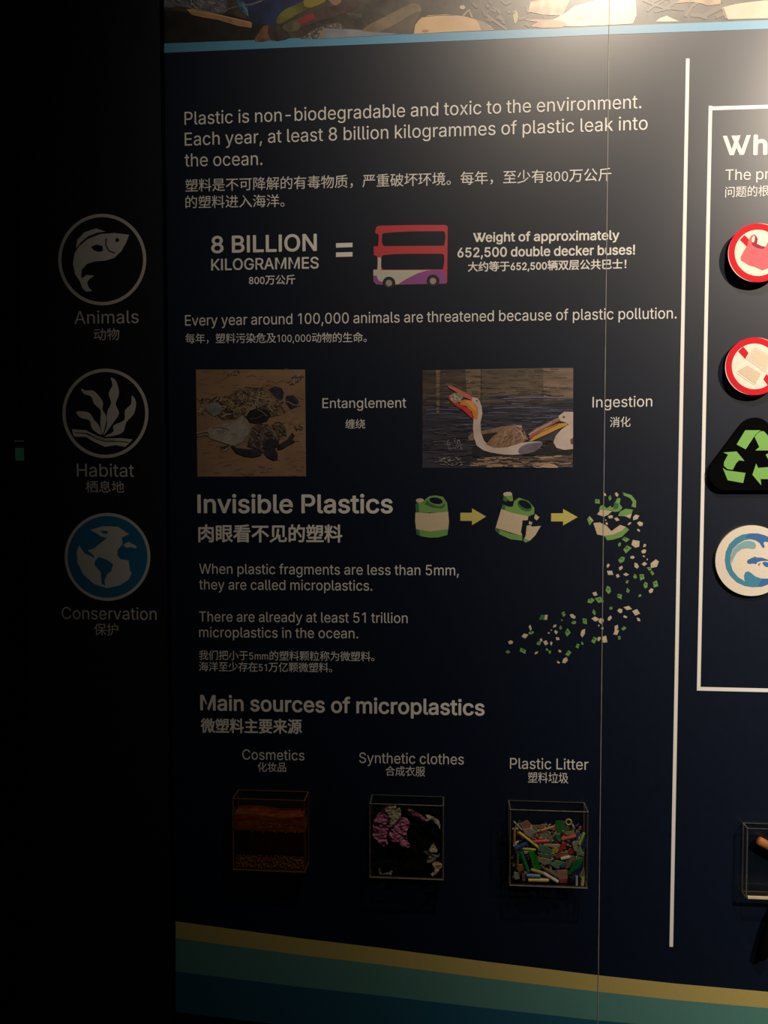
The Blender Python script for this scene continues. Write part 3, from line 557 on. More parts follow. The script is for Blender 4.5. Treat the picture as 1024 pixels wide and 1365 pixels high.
P.line([(200, 545), (270, 540), (330, 560)], 8, C(.13, .10, .08)); P.line([(75, 590), (120, 575), (170, 570)], 14, C(.32, .25, .18)); P.line([(80, 612), (130, 598), (170, 600)], 10, C(.28, .22, .16)); P.line([(355, 680), (330, 705), (285, 735)], 9, C(.34, .28, .2))
q = [(500, 600), (520, 540), (570, 505), (640, 515), (700, 560), (745, 620), (735, 670), (660, 710), (560, 715), (480, 690)]; P.poly(q, N2((.11, .07, .065), (.035, .024, .026), 70)); P.flecks(q, 70, 46, 6, [C(.17, .12, .11), C(.03, .025, .03), C(.13, .06, .05), C(.24, .18, .15)], .6, 1.0)
P.poly([(600, 660), (660, 630), (720, 640), (740, 680), (690, 715), (610, 712)], N2((.035, .032, .045), (.015, .013, .02), 90)); P.line([(640, 535), (690, 570), (715, 610)], 7, C(.32, .26, .2))
P.poly([(345, 685), (400, 705), (480, 715), (560, 715), (605, 735), (590, 765), (530, 780), (460, 772), (390, 745)], N2((.035, .033, .05), (.014, .013, .02), 60)); P.line([(580, 710), (610, 735), (640, 770)], 12, C(.14, .11, .09))
P.poly([(605, 730), (650, 705), (700, 705), (722, 745), (728, 790), (690, 805), (640, 780)], N2((.04, .035, .05), (.014, .012, .018), 60)); P.poly([(720, 690), (770, 655), (800, 640), (840, 580), (862, 605), (845, 640), (870, 655), (820, 675), (770, 710), (725, 722)], N2((.035, .03, .045), (.014, .012, .018), 60))
P.flecks([(650, 500), (800, 510), (800, 610), (740, 620), (690, 550)], 34, 40, 7, [C(.16, .12, .08), C(.05, .09, .05), C(.24, .16, .1), C(.05, .03, .03)], .8, .8); P.line([(700, 500), (740, 495), (770, 515)], 7, C(.22, .06, .04)); P.line([(765, 520), (790, 550), (795, 610)], 8, C(.07, .13, .08))
P.done('turtle_photo', PAN, 'square colour photo of a turtle tangled in netting on sand')

# ---- pelican photo ----
P = Print(0, (555, 480, 4.6545))
P.poly([(40, 62), (975, 48), (972, 670), (38, 668)], N2((.045, .043, .07), (.016, .015, .026), 12, (1, 1, 8)))
P.poly([(40, 62), (975, 48), (974, 230), (800, 280), (500, 285), (40, 290)], N2((.085, .060, .045), (.035, .026, .022), 12, (1, 1, 9)))
P.poly([(410, 56), (785, 50), (785, 240), (600, 262), (410, 260)], N2((.14, .10, .07), (.07, .05, .038), 12, (1, 1, 9)))
for q in ([(122, 62), (148, 62), (142, 330), (126, 330)], [(305, 58), (400, 57), (398, 235), (350, 260), (312, 200)], [(785, 50), (974, 48), (973, 240), (790, 250)]): P.poly(q, N2((.24, .165, .11), (.13, .09, .06), 14, (1, 1, 8)))
AL = [(42, 66), (970, 54), (968, 664), (42, 662)]
P.flecks([(42, 66), (970, 54), (970, 280), (42, 290)], 190, 70, 3.2, [C(.03, .022, .02), C(.05, .04, .03), C(.17, .13, .1)], 0, .03, .08)
P.flecks([(42, 220), (970, 210), (970, 420), (42, 430)], 200, 110, 3.5, [C(.12, .12, .19), C(.02, .018, .028), C(.09, .085, .14), C(.035, .03, .05)], 0, .03, .06)
P.flecks([(42, 400), (970, 400), (968, 660), (42, 660)], 230, 80, 4, [C(.02, .018, .026), C(.075, .07, .10), C(.035, .028, .04), C(.11, .10, .13)], 0, .1, .12)
P.line([(540, 240), (700, 232), (965, 232)], 4, C(.26, .25, .32)); P.line([(480, 300), (640, 292), (780, 298)], 4, C(.2, .2, .28)); P.line([(60, 312), (150, 306), (260, 310)], 4, C(.16, .16, .24))
q = [(320, 660), (345, 620), (440, 590), (640, 592), (700, 600), (860, 590), (970, 580), (970, 665), (640, 668)]; P.poly(q, N2((.16, .11, .085), (.03, .025, .03), 26, (1, 1, 6))); P.flecks(q, 110, 70, 6, [C(.42, .28, .19), C(.02, .016, .02), C(.3, .2, .15), C(.05, .04, .045)], 0, .12, .2)
P.poly([(770, 665), (800, 645), (850, 645), (880, 668)], C(.50, .32, .26), 2); P.flecks([(180, 490), (290, 480), (290, 560), (190, 560)], 26, 12, 3, [C(.34, .32, .34)], 0, 1.5); P.flecks([(110, 600), (290, 600), (290, 655), (110, 655)], 30, 22, 3.5, [C(.42, .36, .32), C(.24, .22, .24)], 0, .6)
P.poly([(350, 540), (380, 530), (480, 580), (620, 585), (760, 560), (850, 500), (870, 560), (970, 570), (960, 590), (700, 590), (440, 600), (350, 600)], N2((.022, .018, .02), (.008, .007, .009), 60))
WB = N2((.62, .52, .46), (.50, .41, .36), 30)
P.poly([(322, 475), (345, 452), (400, 440), (520, 415), (610, 402), (655, 408), (640, 430), (500, 450), (400, 470), (350, 500), (325, 500)], N2((.26, .16, .11), (.15, .09, .065), 60)); P.poly([(395, 462), (500, 448), (470, 490), (425, 510), (395, 480)], C(.018, .013, .013))
P.poly([(430, 520), (470, 540), (560, 540), (660, 512), (740, 505), (780, 512), (760, 550), (700, 575), (600, 588), (500, 580), (420, 560), (370, 520)], WB, 2); P.poly([(640, 545), (690, 520), (770, 510), (780, 530), (730, 570), (640, 582)], N2((.20, .18, .24), (.12, .10, .15), 50), 2)
P.poly([(356, 350), (352, 420), (358, 480), (375, 530), (420, 562), (470, 565), (450, 530), (420, 500), (402, 450), (398, 390), (410, 330), (405, 285), (385, 240), (350, 228), (352, 260), (380, 290)], WB, 1)
q = [(432, 522), (470, 480), (530, 430), (590, 405), (640, 412), (672, 440), (690, 490), (660, 512), (560, 542), (480, 545)]; P.poly(q, N2((.30, .175, .11), (.20, .11, .07), 60)); P.flecks(q, 60, 40, 5, [C(.40, .26, .18), C(.14, .075, .05), C(.34, .2, .13)], -.7, .35)
P.flecks([(640, 420), (665, 425), (700, 495), (660, 505)], 16, 40, 6, [C(.07, .04, .035), C(.4, .3, .24)], 1.2, .2); P.line([(600, 410), (650, 450), (668, 495)], 5, C(.44, .32, .24)); P.poly([(600, 404), (655, 404), (655, 425), (630, 415)], C(.40, .32, .28))
P.poly([(197, 158), (212, 158), (260, 180), (320, 210), (352, 235), (345, 248), (300, 232), (250, 200), (200, 170)], C(.56, .15, .10))
P.poly([(195, 228), (225, 222), (250, 255), (280, 280), (330, 300), (352, 345), (348, 365), (320, 340), (290, 310), (240, 280), (212, 255)], C(.52, .045, .03)); P.poly([(270, 285), (305, 288), (300, 308), (275, 300)], C(.62, .01, .06))
P.poly([(268, 255), (300, 245), (345, 250), (378, 280), (385, 330), (378, 370), (358, 362), (345, 320), (310, 285), (275, 278)], C(.62, .24, .04)); P.poly([(300, 252), (340, 256), (370, 290), (368, 320), (340, 290)], C(.72, .36, .09))
q = [(205, 222), (235, 204), (270, 205), (292, 232), (270, 258), (240, 265), (215, 245)]; P.poly(q, N2((.40, .36, .26), (.2, .2, .13), 120)); P.flecks(q, 14, 22, 7, [C(.08, .2, .1), C(.5, .46, .36), C(.3, .2, .12)], .8, .8)
P.poly([(345, 235), (370, 234), (395, 255), (402, 290), (385, 300), (370, 275), (345, 256)], WB); P.ell(376, 254, 5, 5, C(.01, .01, .01), n=10)
P.poly([(973, 322), (920, 320), (885, 345), (880, 375), (930, 388), (945, 400), (900, 430), (865, 470), (850, 510), (870, 545), (920, 558), (972, 552)], WB); P.poly([(955, 492), (972, 482), (972, 525), (958, 520)], C(.14, .08, .06))
P.poly([(692, 462), (730, 432), (800, 395), (880, 358), (895, 372), (850, 398), (780, 435), (720, 478)], N2((.34, .27, .25), (.22, .17, .17), 60)); P.poly([(700, 470), (760, 425), (850, 380), (895, 366), (890, 378), (820, 408), (740, 460), (705, 490)], C(.42, .10, .07))
P.poly([(702, 500), (735, 468), (800, 425), (880, 395), (940, 388), (935, 405), (880, 428), (800, 465), (740, 492), (712, 505)], C(.62, .33, .05)); P.line([(700, 462), (760, 430), (840, 388)], 4, C(.55, .46, .42)); P.line([(720, 478), (780, 445), (880, 400)], 4, C(.10, .05, .04))
P.ell(915, 354, 9, 9, C(.45, .25, .2), n=12); P.ell(915, 354, 5, 5, C(.012, .01, .01), n=10)
P.done('pelican_photo', PAN, 'wide colour photo of pelicans swimming on dark water')

# ================= LEFT ICON PANEL =================
YC = .02
LEFT = empty('icon_panel', ((colL + mainL) / 2, .03, 0), 'narrow dark panel left of the main panel with three round icons', 'panel')
box('board', colL, mainL - .0005, YC, .0419, .02, TOPZ, NAVY2, LEFT)
def icon(cx, cy, r): P = Print(YC, (0, 0, 1)); P.arc(cx, cy, r - 4.4, r, DIM, sx=.962); return P
P = icon(136.4, 346, 61); P.crop = (0, 260, 4.267); DK = NAVY2
P.poly([(735, 226), (718, 270), (690, 320), (650, 358), (600, 373), (540, 378), (495, 392), (465, 425), (462, 465), (468, 474), (490, 455), (537, 458), (508, 478), (496, 500), (506, 528), (525, 546), (490, 550), (468, 528), (455, 492), (428, 450), (415, 390), (425, 330), (452, 290), (500, 250), (570, 222), (650, 216)], DIM)
P.poly([(432, 305), (440, 255), (480, 212), (520, 198), (548, 190), (600, 208), (555, 214), (500, 235), (455, 275)], DIM)
P.line([(604, 245), (602, 285), (620, 318), (655, 330)], 7, DK); P.ell(667, 256, 12, 12, DK, n=16)
P.poly([(517, 295), (548, 281), (583, 290), (587, 318), (560, 324), (535, 315)], DK)
P.done('fish_icon', LEFT)
T('Animals', 99.4, 431.8, 185.1, 430.6, 16.8, LEFT, m=DIM, y=YC); TC('动物', 125.4, 453.8, 159.4, 453.4, 15.3, LEFT, m=DIM, y=YC)
P = icon(140.6, 551, 59.6); P.crop = (0, 480, 3.5)
for q in ([(517, 82), (542, 98), (556, 155), (540, 205), (556, 248), (530, 290), (484, 352), (498, 310), (500, 245), (518, 200), (507, 155), (525, 118)],
          [(378, 132), (400, 142), (440, 145), (480, 195), (478, 230), (497, 270), (480, 348), (468, 290), (470, 235), (440, 205), (425, 170), (392, 158)],
          [(357, 240), (415, 245), (440, 280), (462, 305), (474, 350), (430, 320), (418, 282), (375, 268)],
          [(615, 165), (635, 195), (625, 250), (590, 290), (575, 335), (530, 353), (488, 356), (528, 335), (530, 305), (580, 280), (583, 235), (612, 205)]):
    P.poly(q, DIM, 3)
P.poly([(335, 322), (400, 327), (450, 352), (490, 366), (560, 364), (620, 370), (605, 385), (585, 405), (540, 397), (490, 405), (440, 382), (400, 358), (345, 358)], DIM)
P.line([(350, 338), (400, 342), (450, 368), (490, 380), (560, 380), (600, 384)], 4, DK); P.line([(400, 340), (450, 360), (490, 374), (540, 374)], 3, DK)
P.done('seaweed_icon', LEFT)
T('Habitat', 102.9, 635.1, 178.9, 635.7, 17, LEFT, m=DIM, y=YC); TC('栖息地', 114.6, 656.6, 165.7, 657, 15, LEFT, m=DIM, y=YC)
BLU = C(.012, .16, .33)
P = Print(YC, (0, 0, 1)); P.ell(143.4, 742.3, 56, 57.4, BLU); P.arc(143.4, 742.3, 54.6, 58.6, DIM, sx=.975); P.crop = (0, 480, 3.5)
P.poly([(420, 792), (480, 775), (550, 777), (602, 812), (568, 828), (572, 858), (550, 885), (548, 912), (562, 928), (600, 935), (608, 985), (615, 992), (600, 1025), (560, 1050), (500, 1064), (440, 1045), (390, 1002), (362, 945), (358, 895), (370, 865), (395, 902), (420, 912), (440, 925), (438, 912), (410, 888), (440, 878), (480, 845), (500, 830), (470, 822), (445, 805)], DIM)
P.poly([(445, 935), (462, 918), (500, 932), (528, 952), (520, 985), (500, 1000), (488, 1030), (492, 1055), (474, 1042), (470, 990), (440, 955)], BLU)
P.poly([(575, 862), (600, 848), (637, 868), (635, 880), (612, 872), (590, 876)], DIM); P.poly([(470, 795), (505, 798), (500, 812), (478, 808)], BLU)
P.done('globe_icon', LEFT)
T('Conservation', 82.6, 825.1, 209, 826.3, 16, LEFT, m=DIM, y=YC); TC('保护', 125.7, 846.8, 157.7, 847, 15.2, LEFT, m=DIM, y=YC)

# green reflection in the left gap, built as a small glowing box
g0, g1 = U(19, 588, .3), U(36, 655, .3)
LB = empty('green_reflection_box', ((g0.x + g1.x) / 2, .48, g1.z), 'dim green reflection built as a small glowing box in the dark gap left of the icon panel', 'reflection')
box('reflection_box_body', g0.x, g1.x, .3, .5, g1.z, g0.z, mat('reflection_box_black', (.008, .009, .008), rough=.35), LB, .003)
q0, q1 = U(20.5, 597, .299), U(33, 614, .299)
box('green_glow_patch', q0.x, q1.x, .2975, .3005, q1.z, q0.z, mat('green_glow_patch', (.03, .12, .06), emis=(.12, .55, .25), estr=.02, noise=.5, nscale=30), LB)
q0, q1 = U(19.5, 587.4, .299), U(32, 588.6, .299)
box('pale_glow_line', q0.x, q1.x, .2975, .3005, q1.z, q0.z, mat('pale_glow', (.4, .4, .4), emis=(.6, .7, .6), estr=.012, rough=.3), LB)  # thin glowing line for the bright top of the reflection

# ================= RAISED SIGNS =================
def disc_sign(name, cx, cy, r, t, label, rim, face, group=None):
    c = U(cx, cy, -t); rad = (U(cx, cy - r, -t) - c).length
    root = empty(name, (c.x, 0, c.z), label, 'sign', group)
    bm = bmesh.new(); bmesh.ops.create_cone(bm, cap_ends=True, segments=72, radius1=rad, radius2=rad, depth=t - .0015)
    bmesh.ops.rotate(bm, verts=bm.verts, matrix=Matrix.Rotation(math.pi / 2, 3, 'X')); bmesh.ops.translate(bm, verts=bm.verts, vec=(c.x, -t / 2 + .0003, c.z))
    finish('backing', mesh_of(bm, rim), root)
    bm = bmesh.new(); bmesh.ops.create_cone(bm, cap_ends=True, segments=72, radius1=rad, radius2=rad, depth=.0015)
    bmesh.ops.rotate(bm, verts=bm.verts, matrix=Matrix.Rotation(math.pi / 2, 3, 'X')); bmesh.ops.translate(bm, verts=bm.verts, vec=(c.x, -t + .0004, c.z))
    finish('face', mesh_of(bm, face), root)
    return root
def CS(r, g, b): return mat('sign_vinyl', (r, g, b), rough=.6, spec=.15, noise=.05, nscale=200)
REDS = CS(.66, .010, .022); SW = CS(.86, .82, .70)
t = .016
s = disc_sign('prohibition_sign', 1010.5, 337, 39.3, t, 'round raised red-and-white sign crossing out a pink plastic bag', BLACK, SW, 'round prohibition signs')
P = Print(-t - .0004, (940, 280, 11.38))
cx, cy = 802, 648
P.arc(cx, cy, 352, 446, REDS)
P.poly([(530, 450), (600, 378), (1075, 860), (1000, 930)], REDS)
PK = CS(.80, .15, .17)
P.poly([(545, 765), (540, 710), (590, 620), (640, 540), (660, 460), (700, 390), (745, 365), (785, 395), (800, 450), (785, 520), (860, 545), (920, 555), (945, 500), (985, 470), (1030, 500), (1050, 600), (1090, 720), (1080, 790), (1000, 870), (950, 885), (870, 915), (760, 865), (660, 835), (610, 800)], PK)
DR = CS(.34, .035, .07)
P.poly([(770, 385), (800, 440), (788, 510), (860, 545), (912, 556), (895, 585), (855, 592), (770, 570), (710, 530), (705, 490), (745, 495), (760, 440)], DR)
P.poly([(712, 480), (710, 430), (738, 385), (755, 420), (748, 475), (725, 490)], SW)
P.done('printed_face', s)
t = .013
s = disc_sign('prohibition_sign', 1006.2, 488.4, 38.6, t, 'round raised red-and-white sign crossing out a cream takeaway box', BLACK, SW, 'round prohibition signs')
P = Print(-t - .0004, (940, 430, 5.938))
P.arc(393, 346, 181, 229, REDS)
P.poly([(262, 228), (302, 190), (345, 240), (318, 288)], REDS); P.poly([(462, 448), (485, 408), (540, 450), (500, 500)], REDS)
P.poly([(320, 285), (385, 200), (400, 200), (520, 255), (490, 395), (470, 390)], C(.80, .68, .52)); P.poly([(340, 285), (392, 215), (505, 268), (478, 375)], C(.74, .62, .47))
P.poly([(255, 385), (335, 338), (445, 405), (400, 480), (385, 478)], C(.72, .58, .42)); P.line([(250, 400), (385, 490), (410, 480)], 4, C(.78, .66, .5))
P.done('printed_face', s)
t = .006
s = disc_sign('whale_sign', 1002.3, 747.4, 47.2, t, 'round raised cream sign with blue curling waves and small whales', C(.30, .24, .16), C(.84, .76, .64))
P = Print(-t - .0004, (940, 690, 11.38))
W1, W2, W3 = C(.055, .27, .42), C(.045, .16, .45), C(.25, .46, .48)
P.poly([(300, 640), (315, 520), (370, 400), (460, 310), (560, 258), (680, 238), (800, 238), (900, 265), (960, 290), (1040, 340), (1110, 430), (1000, 372), (900, 362), (888, 390), (905, 440), (895, 460), (870, 450), (830, 385), (770, 342), (690, 325), (600, 340), (500, 400), (420, 480), (385, 590), (390, 700), (420, 800), (500, 900), (620, 975), (600, 950), (592, 880), (610, 830), (650, 812), (690, 830), (760, 890), (850, 922), (960, 925), (1060, 880), (1120, 800), (1080, 920), (980, 1005), (860, 1048), (720, 1055), (600, 1035), (480, 980), (380, 880), (320, 770)], W1)
P.poly([(690, 325), (600, 300), (680, 240), (800, 240), (900, 267), (960, 292), (1040, 345), (1110, 432), (1000, 374), (900, 364), (888, 390), (905, 440), (895, 460), (870, 450), (830, 385), (770, 344)], W2)
P.poly([(405, 700), (388, 600), (425, 490), (500, 410), (600, 355), (690, 350), (750, 372), (775, 415), (765, 465), (720, 475), (650, 462), (560, 475), (480, 535), (430, 620)], W3)
P.poly([(800, 1045), (860, 930), (960, 925), (1060, 880), (1120, 800), (1080, 920), (980, 1005), (870, 1046)], W2)
P.poly([(635, 670), (650, 640), (700, 615), (765, 588), (775, 604), (860, 606), (950, 636), (1000, 640), (950, 655), (860, 655), (800, 672), (775, 705), (740, 695), (680, 702), (645, 690)], W2)
P.poly([(870, 682), (900, 668), (960, 680), (1040, 710), (1050, 740), (960, 745), (930, 750), (890, 720)], W2)
P.poly([(805, 730), (812, 700), (848, 685), (828, 720)], C(.2, .12, .12))
P.done('printed_face', s)
# recycling triangle
t = .010
tri = []
for (cx, cy) in ((1007, 580), (972, 629), (1042, 629)):
    pass
def hull_round(cs, r, n=10):
    out = []
    N = len(cs)
    for i in range(N):
        p = cs[i]; a = cs[i - 1]; b = cs[(i + 1) % N]
        def nrm(u, v): dx, dy = v[0] - u[0], v[1] - u[1]; L = math.hypot(dx, dy); return math.atan2(-dx / L, dy / L)
        a0, a1 = nrm(a, p), nrm(p, b)
        while a1 < a0: a1 += 2 * math.pi
        for k in range(n + 1):
            tt = a0 + (a1 - a0) * k / n; out.append((p[0] + r * math.cos(tt), p[1] + r * math.sin(tt)))
    return out
tri = hull_round([(1007, 579), (1046, 631), (968, 631)], 22.5)
c0 = U(1007, 612, -t)
s = empty('recycling_sign', (c0.x, 0, c0.z), 'black rounded triangle sign with three green recycling arrows', 'sign')
bm = bmesh.new(); fr = []; bk = []
for p in tri:
    q = U(p[0], p[1], -t); fr.append(bm.verts.new((q.x, -t, q.z))); bk.append(bm.verts.new((q.x, -.0006, q.z)))
bm.faces.new(fr); bm.faces.new(bk[::-1])
for i in range(len(fr)): bm.faces.new((fr[i], fr[i - 1], bk[i - 1], bk[i]))
finish('backing', mesh_of(bm, BLACK), s)
GR = C(.20, .48, .09)
arrs = [[[(250, 965), (318, 852), (440, 852), (400, 885), (322, 1003)], [(392, 905), (410, 880), (440, 860), (465, 860), (490, 885), (545, 975), (575, 955), (530, 1012), (398, 1012), (430, 985)]],
        [[(145, 1028), (250, 1020), (312, 1095), (270, 1090), (245, 1115), (220, 1165), (180, 1160), (150, 1135), (150, 1105), (182, 1045)], [(140, 1150), (170, 1170), (320, 1190), (302, 1270), (180, 1248)]],
        [[(375, 1205), (405, 1115), (420, 1150), (560, 1140), (600, 1205), (600, 1240), (440, 1238), (445, 1288)], [(480, 1045), (560, 1005), (620, 1105), (600, 1170), (520, 1120)]]]
for a in arrs:
    P = Print(-t - .0001, (940, 430, 5.938))
    for q in a: P.poly(q, GR)
    P.done('green_arrow', s, 'bright green bent arrow')

# ================= ACRYLIC BOXES =================
def slab(name, corners, parent, edge=EDGE):
    """eight corners: thin sheet; its two big faces clear, its rim frosted"""
    bm = bmesh.new(); vs = [bm.verts.new(c) for c in corners]
    fs = [(0, 1, 2, 3), (7, 6, 5, 4), (0, 4, 5, 1), (1, 5, 6, 2), (2, 6, 7, 3), (3, 7, 4, 0)]
    F_ = [bm.faces.new([vs[i] for i in f]) for f in fs]
    areas = sorted(F_, key=lambda f: -f.calc_area())
    for f in F_: f.material_index = 0 if f in areas[:2] else 1
    return finish(name, mesh_of(bm, [CLEAR, edge]), parent)
def aabb(x0, x1, y0, y1, z0, z1): return [(x0, y0, z0), (x1, y0, z0), (x1, y0, z1), (x0, y0, z1), (x0, y1, z0), (x1, y1, z0), (x1, y1, z1), (x0, y1, z1)]
TH = .0024
def display_box(px0, px1, pyt, pyb, depth, label, edge=EDGE, bedge=None):
    cx, cy = (px0 + px1) / 2, (pyt + pyb) / 2
    x0 = U(px0, cy, -depth).x; x1 = U(px1, cy, -depth).x; z1 = U(cx, pyt, -depth).z; z0 = U(cx, pyb, -depth).z
    r = empty('display_box', ((x0 + x1) / 2, -depth / 2, z0), label, 'display box', 'clear boxes mounted on the panel')
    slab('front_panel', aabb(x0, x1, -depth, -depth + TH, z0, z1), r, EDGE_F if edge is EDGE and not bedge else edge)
    slab('back_panel', aabb(x0, x1, -.0012 - TH, -.0012, z0, z1), r, edge)
    for xa in (x0, x1 - TH): slab('side_panel', aabb(xa, xa + TH, -depth + TH, -.0012 - TH, z0, z1), r, edge)
    slab('bottom_panel', aabb(x0 + TH, x1 - TH, -depth + TH, -.0012 - TH, z0, z0 + TH), r, edge)
    if bedge: r.children[-1].data.materials[1] = bedge; r.children[0].data.materials[1] = edge
    return x0 + TH, x1 - TH, -depth + TH, -.0012 - TH, z0 + TH, z1
DEP = .045
b1 = display_box(310, 407, 1066, 1161.5, DEP, 'clear box under the word Cosmetics holding amber liquid and grains', mat('amber_tinted_edge', (.22, .10, .04), rough=.3, trans=.3))
b2 = display_box(492.5, 592, 1073, 1171.5, DEP, 'clear box under the words Synthetic clothes holding fabric scraps')
b3 = display_box(679.5, 784.5, 1081, 1182.5, DEP, 'clear box under the words Plastic Litter full of coloured plastic')
b4 = display_box(995.5, 1098, 1106, 1199, .026, 'clear box at the right edge of the photo with an orange stick inside', EDGE, mat('lit_acrylic_edge', (.75, .62, .42), rough=.25, trans=.2))  # paler rim: caught light put into the edge colour

x0, x1, y0, y1, z0, z1 = b4; st = box('caught_light_strip', x0, x1, -.0285, -.026, z0 - TH, z0 + .002, mat('caught_light_paint', (.80, .66, .46), rough=.35, noise=.3, nscale=30)); st.parent = [o for o in bpy.data.objects if o.name.startswith('display_box') and 'right edge' in o.get('label', '')][0]  # strip added in place of light caught along the bottom edge
st.matrix_parent_inverse = Matrix.Translation(st.parent.location).inverted(); st['label'] = 'pale strip added for the light caught along the bottom of the box'
# -- 1: cosmetics --
x0, x1, y0, y1, z0, z1 = b1; e = .0006
zz = lambda py: U(360, 1030 + py / 6.827, -DEP).z
LQ = mat('dark_amber_liquid', (.035, .008, .002), rough=.12, noise=.5, nscale=60)
liq = box('amber_liquid', x0 + e, x1 - e, y0 + e, y1 - e, zz(745), zz(555), LQ); tag(liq, 'dark brown liquid layer in the middle of the amber-filled box', 'liquid')
GEL = mat('orange_gel', (.25, .065, .010), rough=.2, col2=(.13, .02, .004), nscale=40, stretch=(1, 1, 5), bump=.6)
bm = bmesh.new(); nx, nz = 26, 8
gtop = []
def gel_z(u): return zz(395) + .0018 * math.sin(u * 7) + .0015 * (1 - u)
grid = [[bm.verts.new((x0 + e + (x1 - x0 - 2 * e) * i / nx, y0 + e + .0006 + .0006 * math.sin(i * 1.7 + j), zz(555) + .0003 + (gel_z(i / nx) - zz(555)) * j / nz)) for j in range(nz + 1)] for i in range(nx + 1)]
for i in range(nx):
    for j in range(nz): bm.faces.new((grid[i][j], grid[i + 1][j], grid[i + 1][j + 1], grid[i][j + 1]))
back = [bm.verts.new((x0 + e + (x1 - x0 - 2 * e) * i / nx, y1 - e, gel_z(i / nx))) for i in range(nx + 1)]
bot = [bm.verts.new((v.co.x, y1 - e, zz(555) + .0003)) for v in back]
for i in range(nx):
    bm.faces.new((grid[i][nz], grid[i + 1][nz], back[i + 1], back[i])); bm.faces.new((back[i], back[i + 1], bot[i + 1], bot[i])); bm.faces.new((bot[i], bot[i + 1], grid[i + 1][0], grid[i][0]))
gel = finish('orange_gel', mesh_of(bm, GEL, smooth=True)); tag(gel, 'streaky orange gel floating on the dark liquid in the leftmost box', 'gel')
def lumps(name, n, f, cols, label, cat, size):
    bm = bmesh.new()
    for i in range(n):
        p = f(); r = size * random.uniform(.6, 1.3); k = bmesh.ops.create_icosphere(bm, subdivisions=1, radius=r)
        bmesh.ops.translate(bm, verts=k['verts'], vec=p); mi = random.randrange(len(cols))
        for v in k['verts']:
            for fc in v.link_faces: fc.material_index = mi
    return tag(finish(name, mesh_of(bm, cols)), label, cat, kind='stuff')
GC = [mat('grain', c, rough=.3) for c in ((.34, .11, .02), (.17, .04, .01), (.42, .20, .05), (.24, .16, .03))]
gh = lambda x: zz(745) + .0012 * math.sin(x * 90)
def gp():
    x = random.uniform(x0 + .002, x1 - .002); y = y0 + .002 + abs(random.gauss(0, .004)); return (x, min(y, y1 - .002), random.uniform(z0 + .0012, zz(752)))
lumps('microbead_grains', 1500, gp, GC, 'layer of orange and brown microbead grains at the bottom of leftmost box', 'grains', .0010)
gb = box('grain_bed', x0 + e, x1 - e, y0 + .004, y1 - e, z0 + .0003, zz(750), mat('grain_bed', (.13, .035, .008), rough=.5, noise=.6, nscale=300)); tag(gb, 'packed brown grain bed behind the loose beads in leftmost box', 'grains', kind='stuff')
BUB = mat('bubble', (.34, .26, .20), rough=.15)
def bp_(): return (random.choice([random.uniform(x0 + .02, x1 - .008), random.uniform((x0 + x1) / 2, x1 - .008)]), y0 + .0012, random.choice([zz(545), zz(500), zz(470)]) + random.uniform(-.0015, .002))
lumps('bubbles', 46, bp_, [BUB], 'tiny pale bubbles at the underside of the orange gel', 'bubbles', .0008)

# -- 2: fabric scraps --
def scrap(name, pts, y, crop, m, label, cat, group=None, amp=.003, thick=.0008, sub=3, seed=0):
    """crumpled sheet with an outline given on the depth y"""
    pts = smooth_pts(pts, 4); rs = random.Random(seed + 50); j = 7 if len(label) and m is not BF else 3
    pts = [(a + rs.uniform(-j, j), b + rs.uniform(-j, j)) for a, b in pts]
    bm = bmesh.new(); vs = []
    for p in pts:
        q = U(crop[0] + p[0] / crop[2], crop[1] + p[1] / crop[2], y); vs.append(bm.verts.new((q.x, y, q.z)))
    f = bm.faces.new(vs); f.normal_update(); bmesh.ops.triangulate(bm, faces=[f])
    for _ in range(sub):
        bmesh.ops.subdivide_edges(bm, edges=[e_ for e_ in bm.edges if e_.calc_length() > .004], cuts=1)
        bmesh.ops.triangulate(bm, faces=bm.faces)
    for v in bm.verts:
        n = mathutils.noise.noise(v.co * 90 + Vector((seed * 3.1, 0, 0))) * 1.2 + mathutils.noise.noise(v.co * 240 + Vector((0, 0, seed)))
        v.co.y += n * amp
    lo, hi = -DEP + TH + .0008, -.0012 - TH - .0008
    bmesh.ops.solidify(bm, geom=bm.faces[:], thickness=thick)
    for v in bm.verts:
        v.co.y = min(max(v.co.y, lo), hi); v.co.x = min(max(v.co.x, b2[0] + .0006), b2[1] - .0006); v.co.z = max(v.co.z, b2[4] + .0006)
    o = finish(name, mesh_of(bm, m), None); return tag(o, label, cat, group)
c2 = (470, 1040, 6.827)
PF = mat('purple_sequin_fabric', (.58, .18, .36), rough=.4, noise=.5, nscale=420, bump=1)
WF = mat('cream_fabric', (.48, .43, .31), rough=.8, noise=.35, nscale=90, bump=.5)
OF = mat('peach_fabric', (.62, .42, .26), rough=.8, noise=.35, nscale=90, bump=.5)
BF = mat('black_fabric', (.004, .004, .004), rough=.95, spec=.1)
scrap('fabric_scrap', [(185, 560), (195, 260), (430, 290), (500, 220), (800, 270), (812, 560), (805, 880), (500, 885), (190, 880)], -.016, c2, BF, 'large black fabric scrap filling the back of the middle box', 'fabric', 'fabric scraps', amp=.006)
scrap('fabric_scrap', [(190, 400), (230, 320), (300, 250), (345, 300), (350, 430), (322, 500), (300, 520), (318, 575), (280, 600), (235, 560), (188, 500)], -.030, c2, PF, 'dark purple glittery scrap against the left side of the middle box', 'fabric', 'fabric scraps', amp=.004, seed=1)
scrap('fabric_scrap', [(330, 490), (365, 400), (440, 338), (518, 375), (495, 480), (500, 550), (530, 600), (480, 605), (400, 560), (352, 545)], -.035, c2, PF, 'bright pink-purple glittery scrap in the middle of the fabric box', 'fabric', 'fabric scraps', amp=.0035, seed=2)
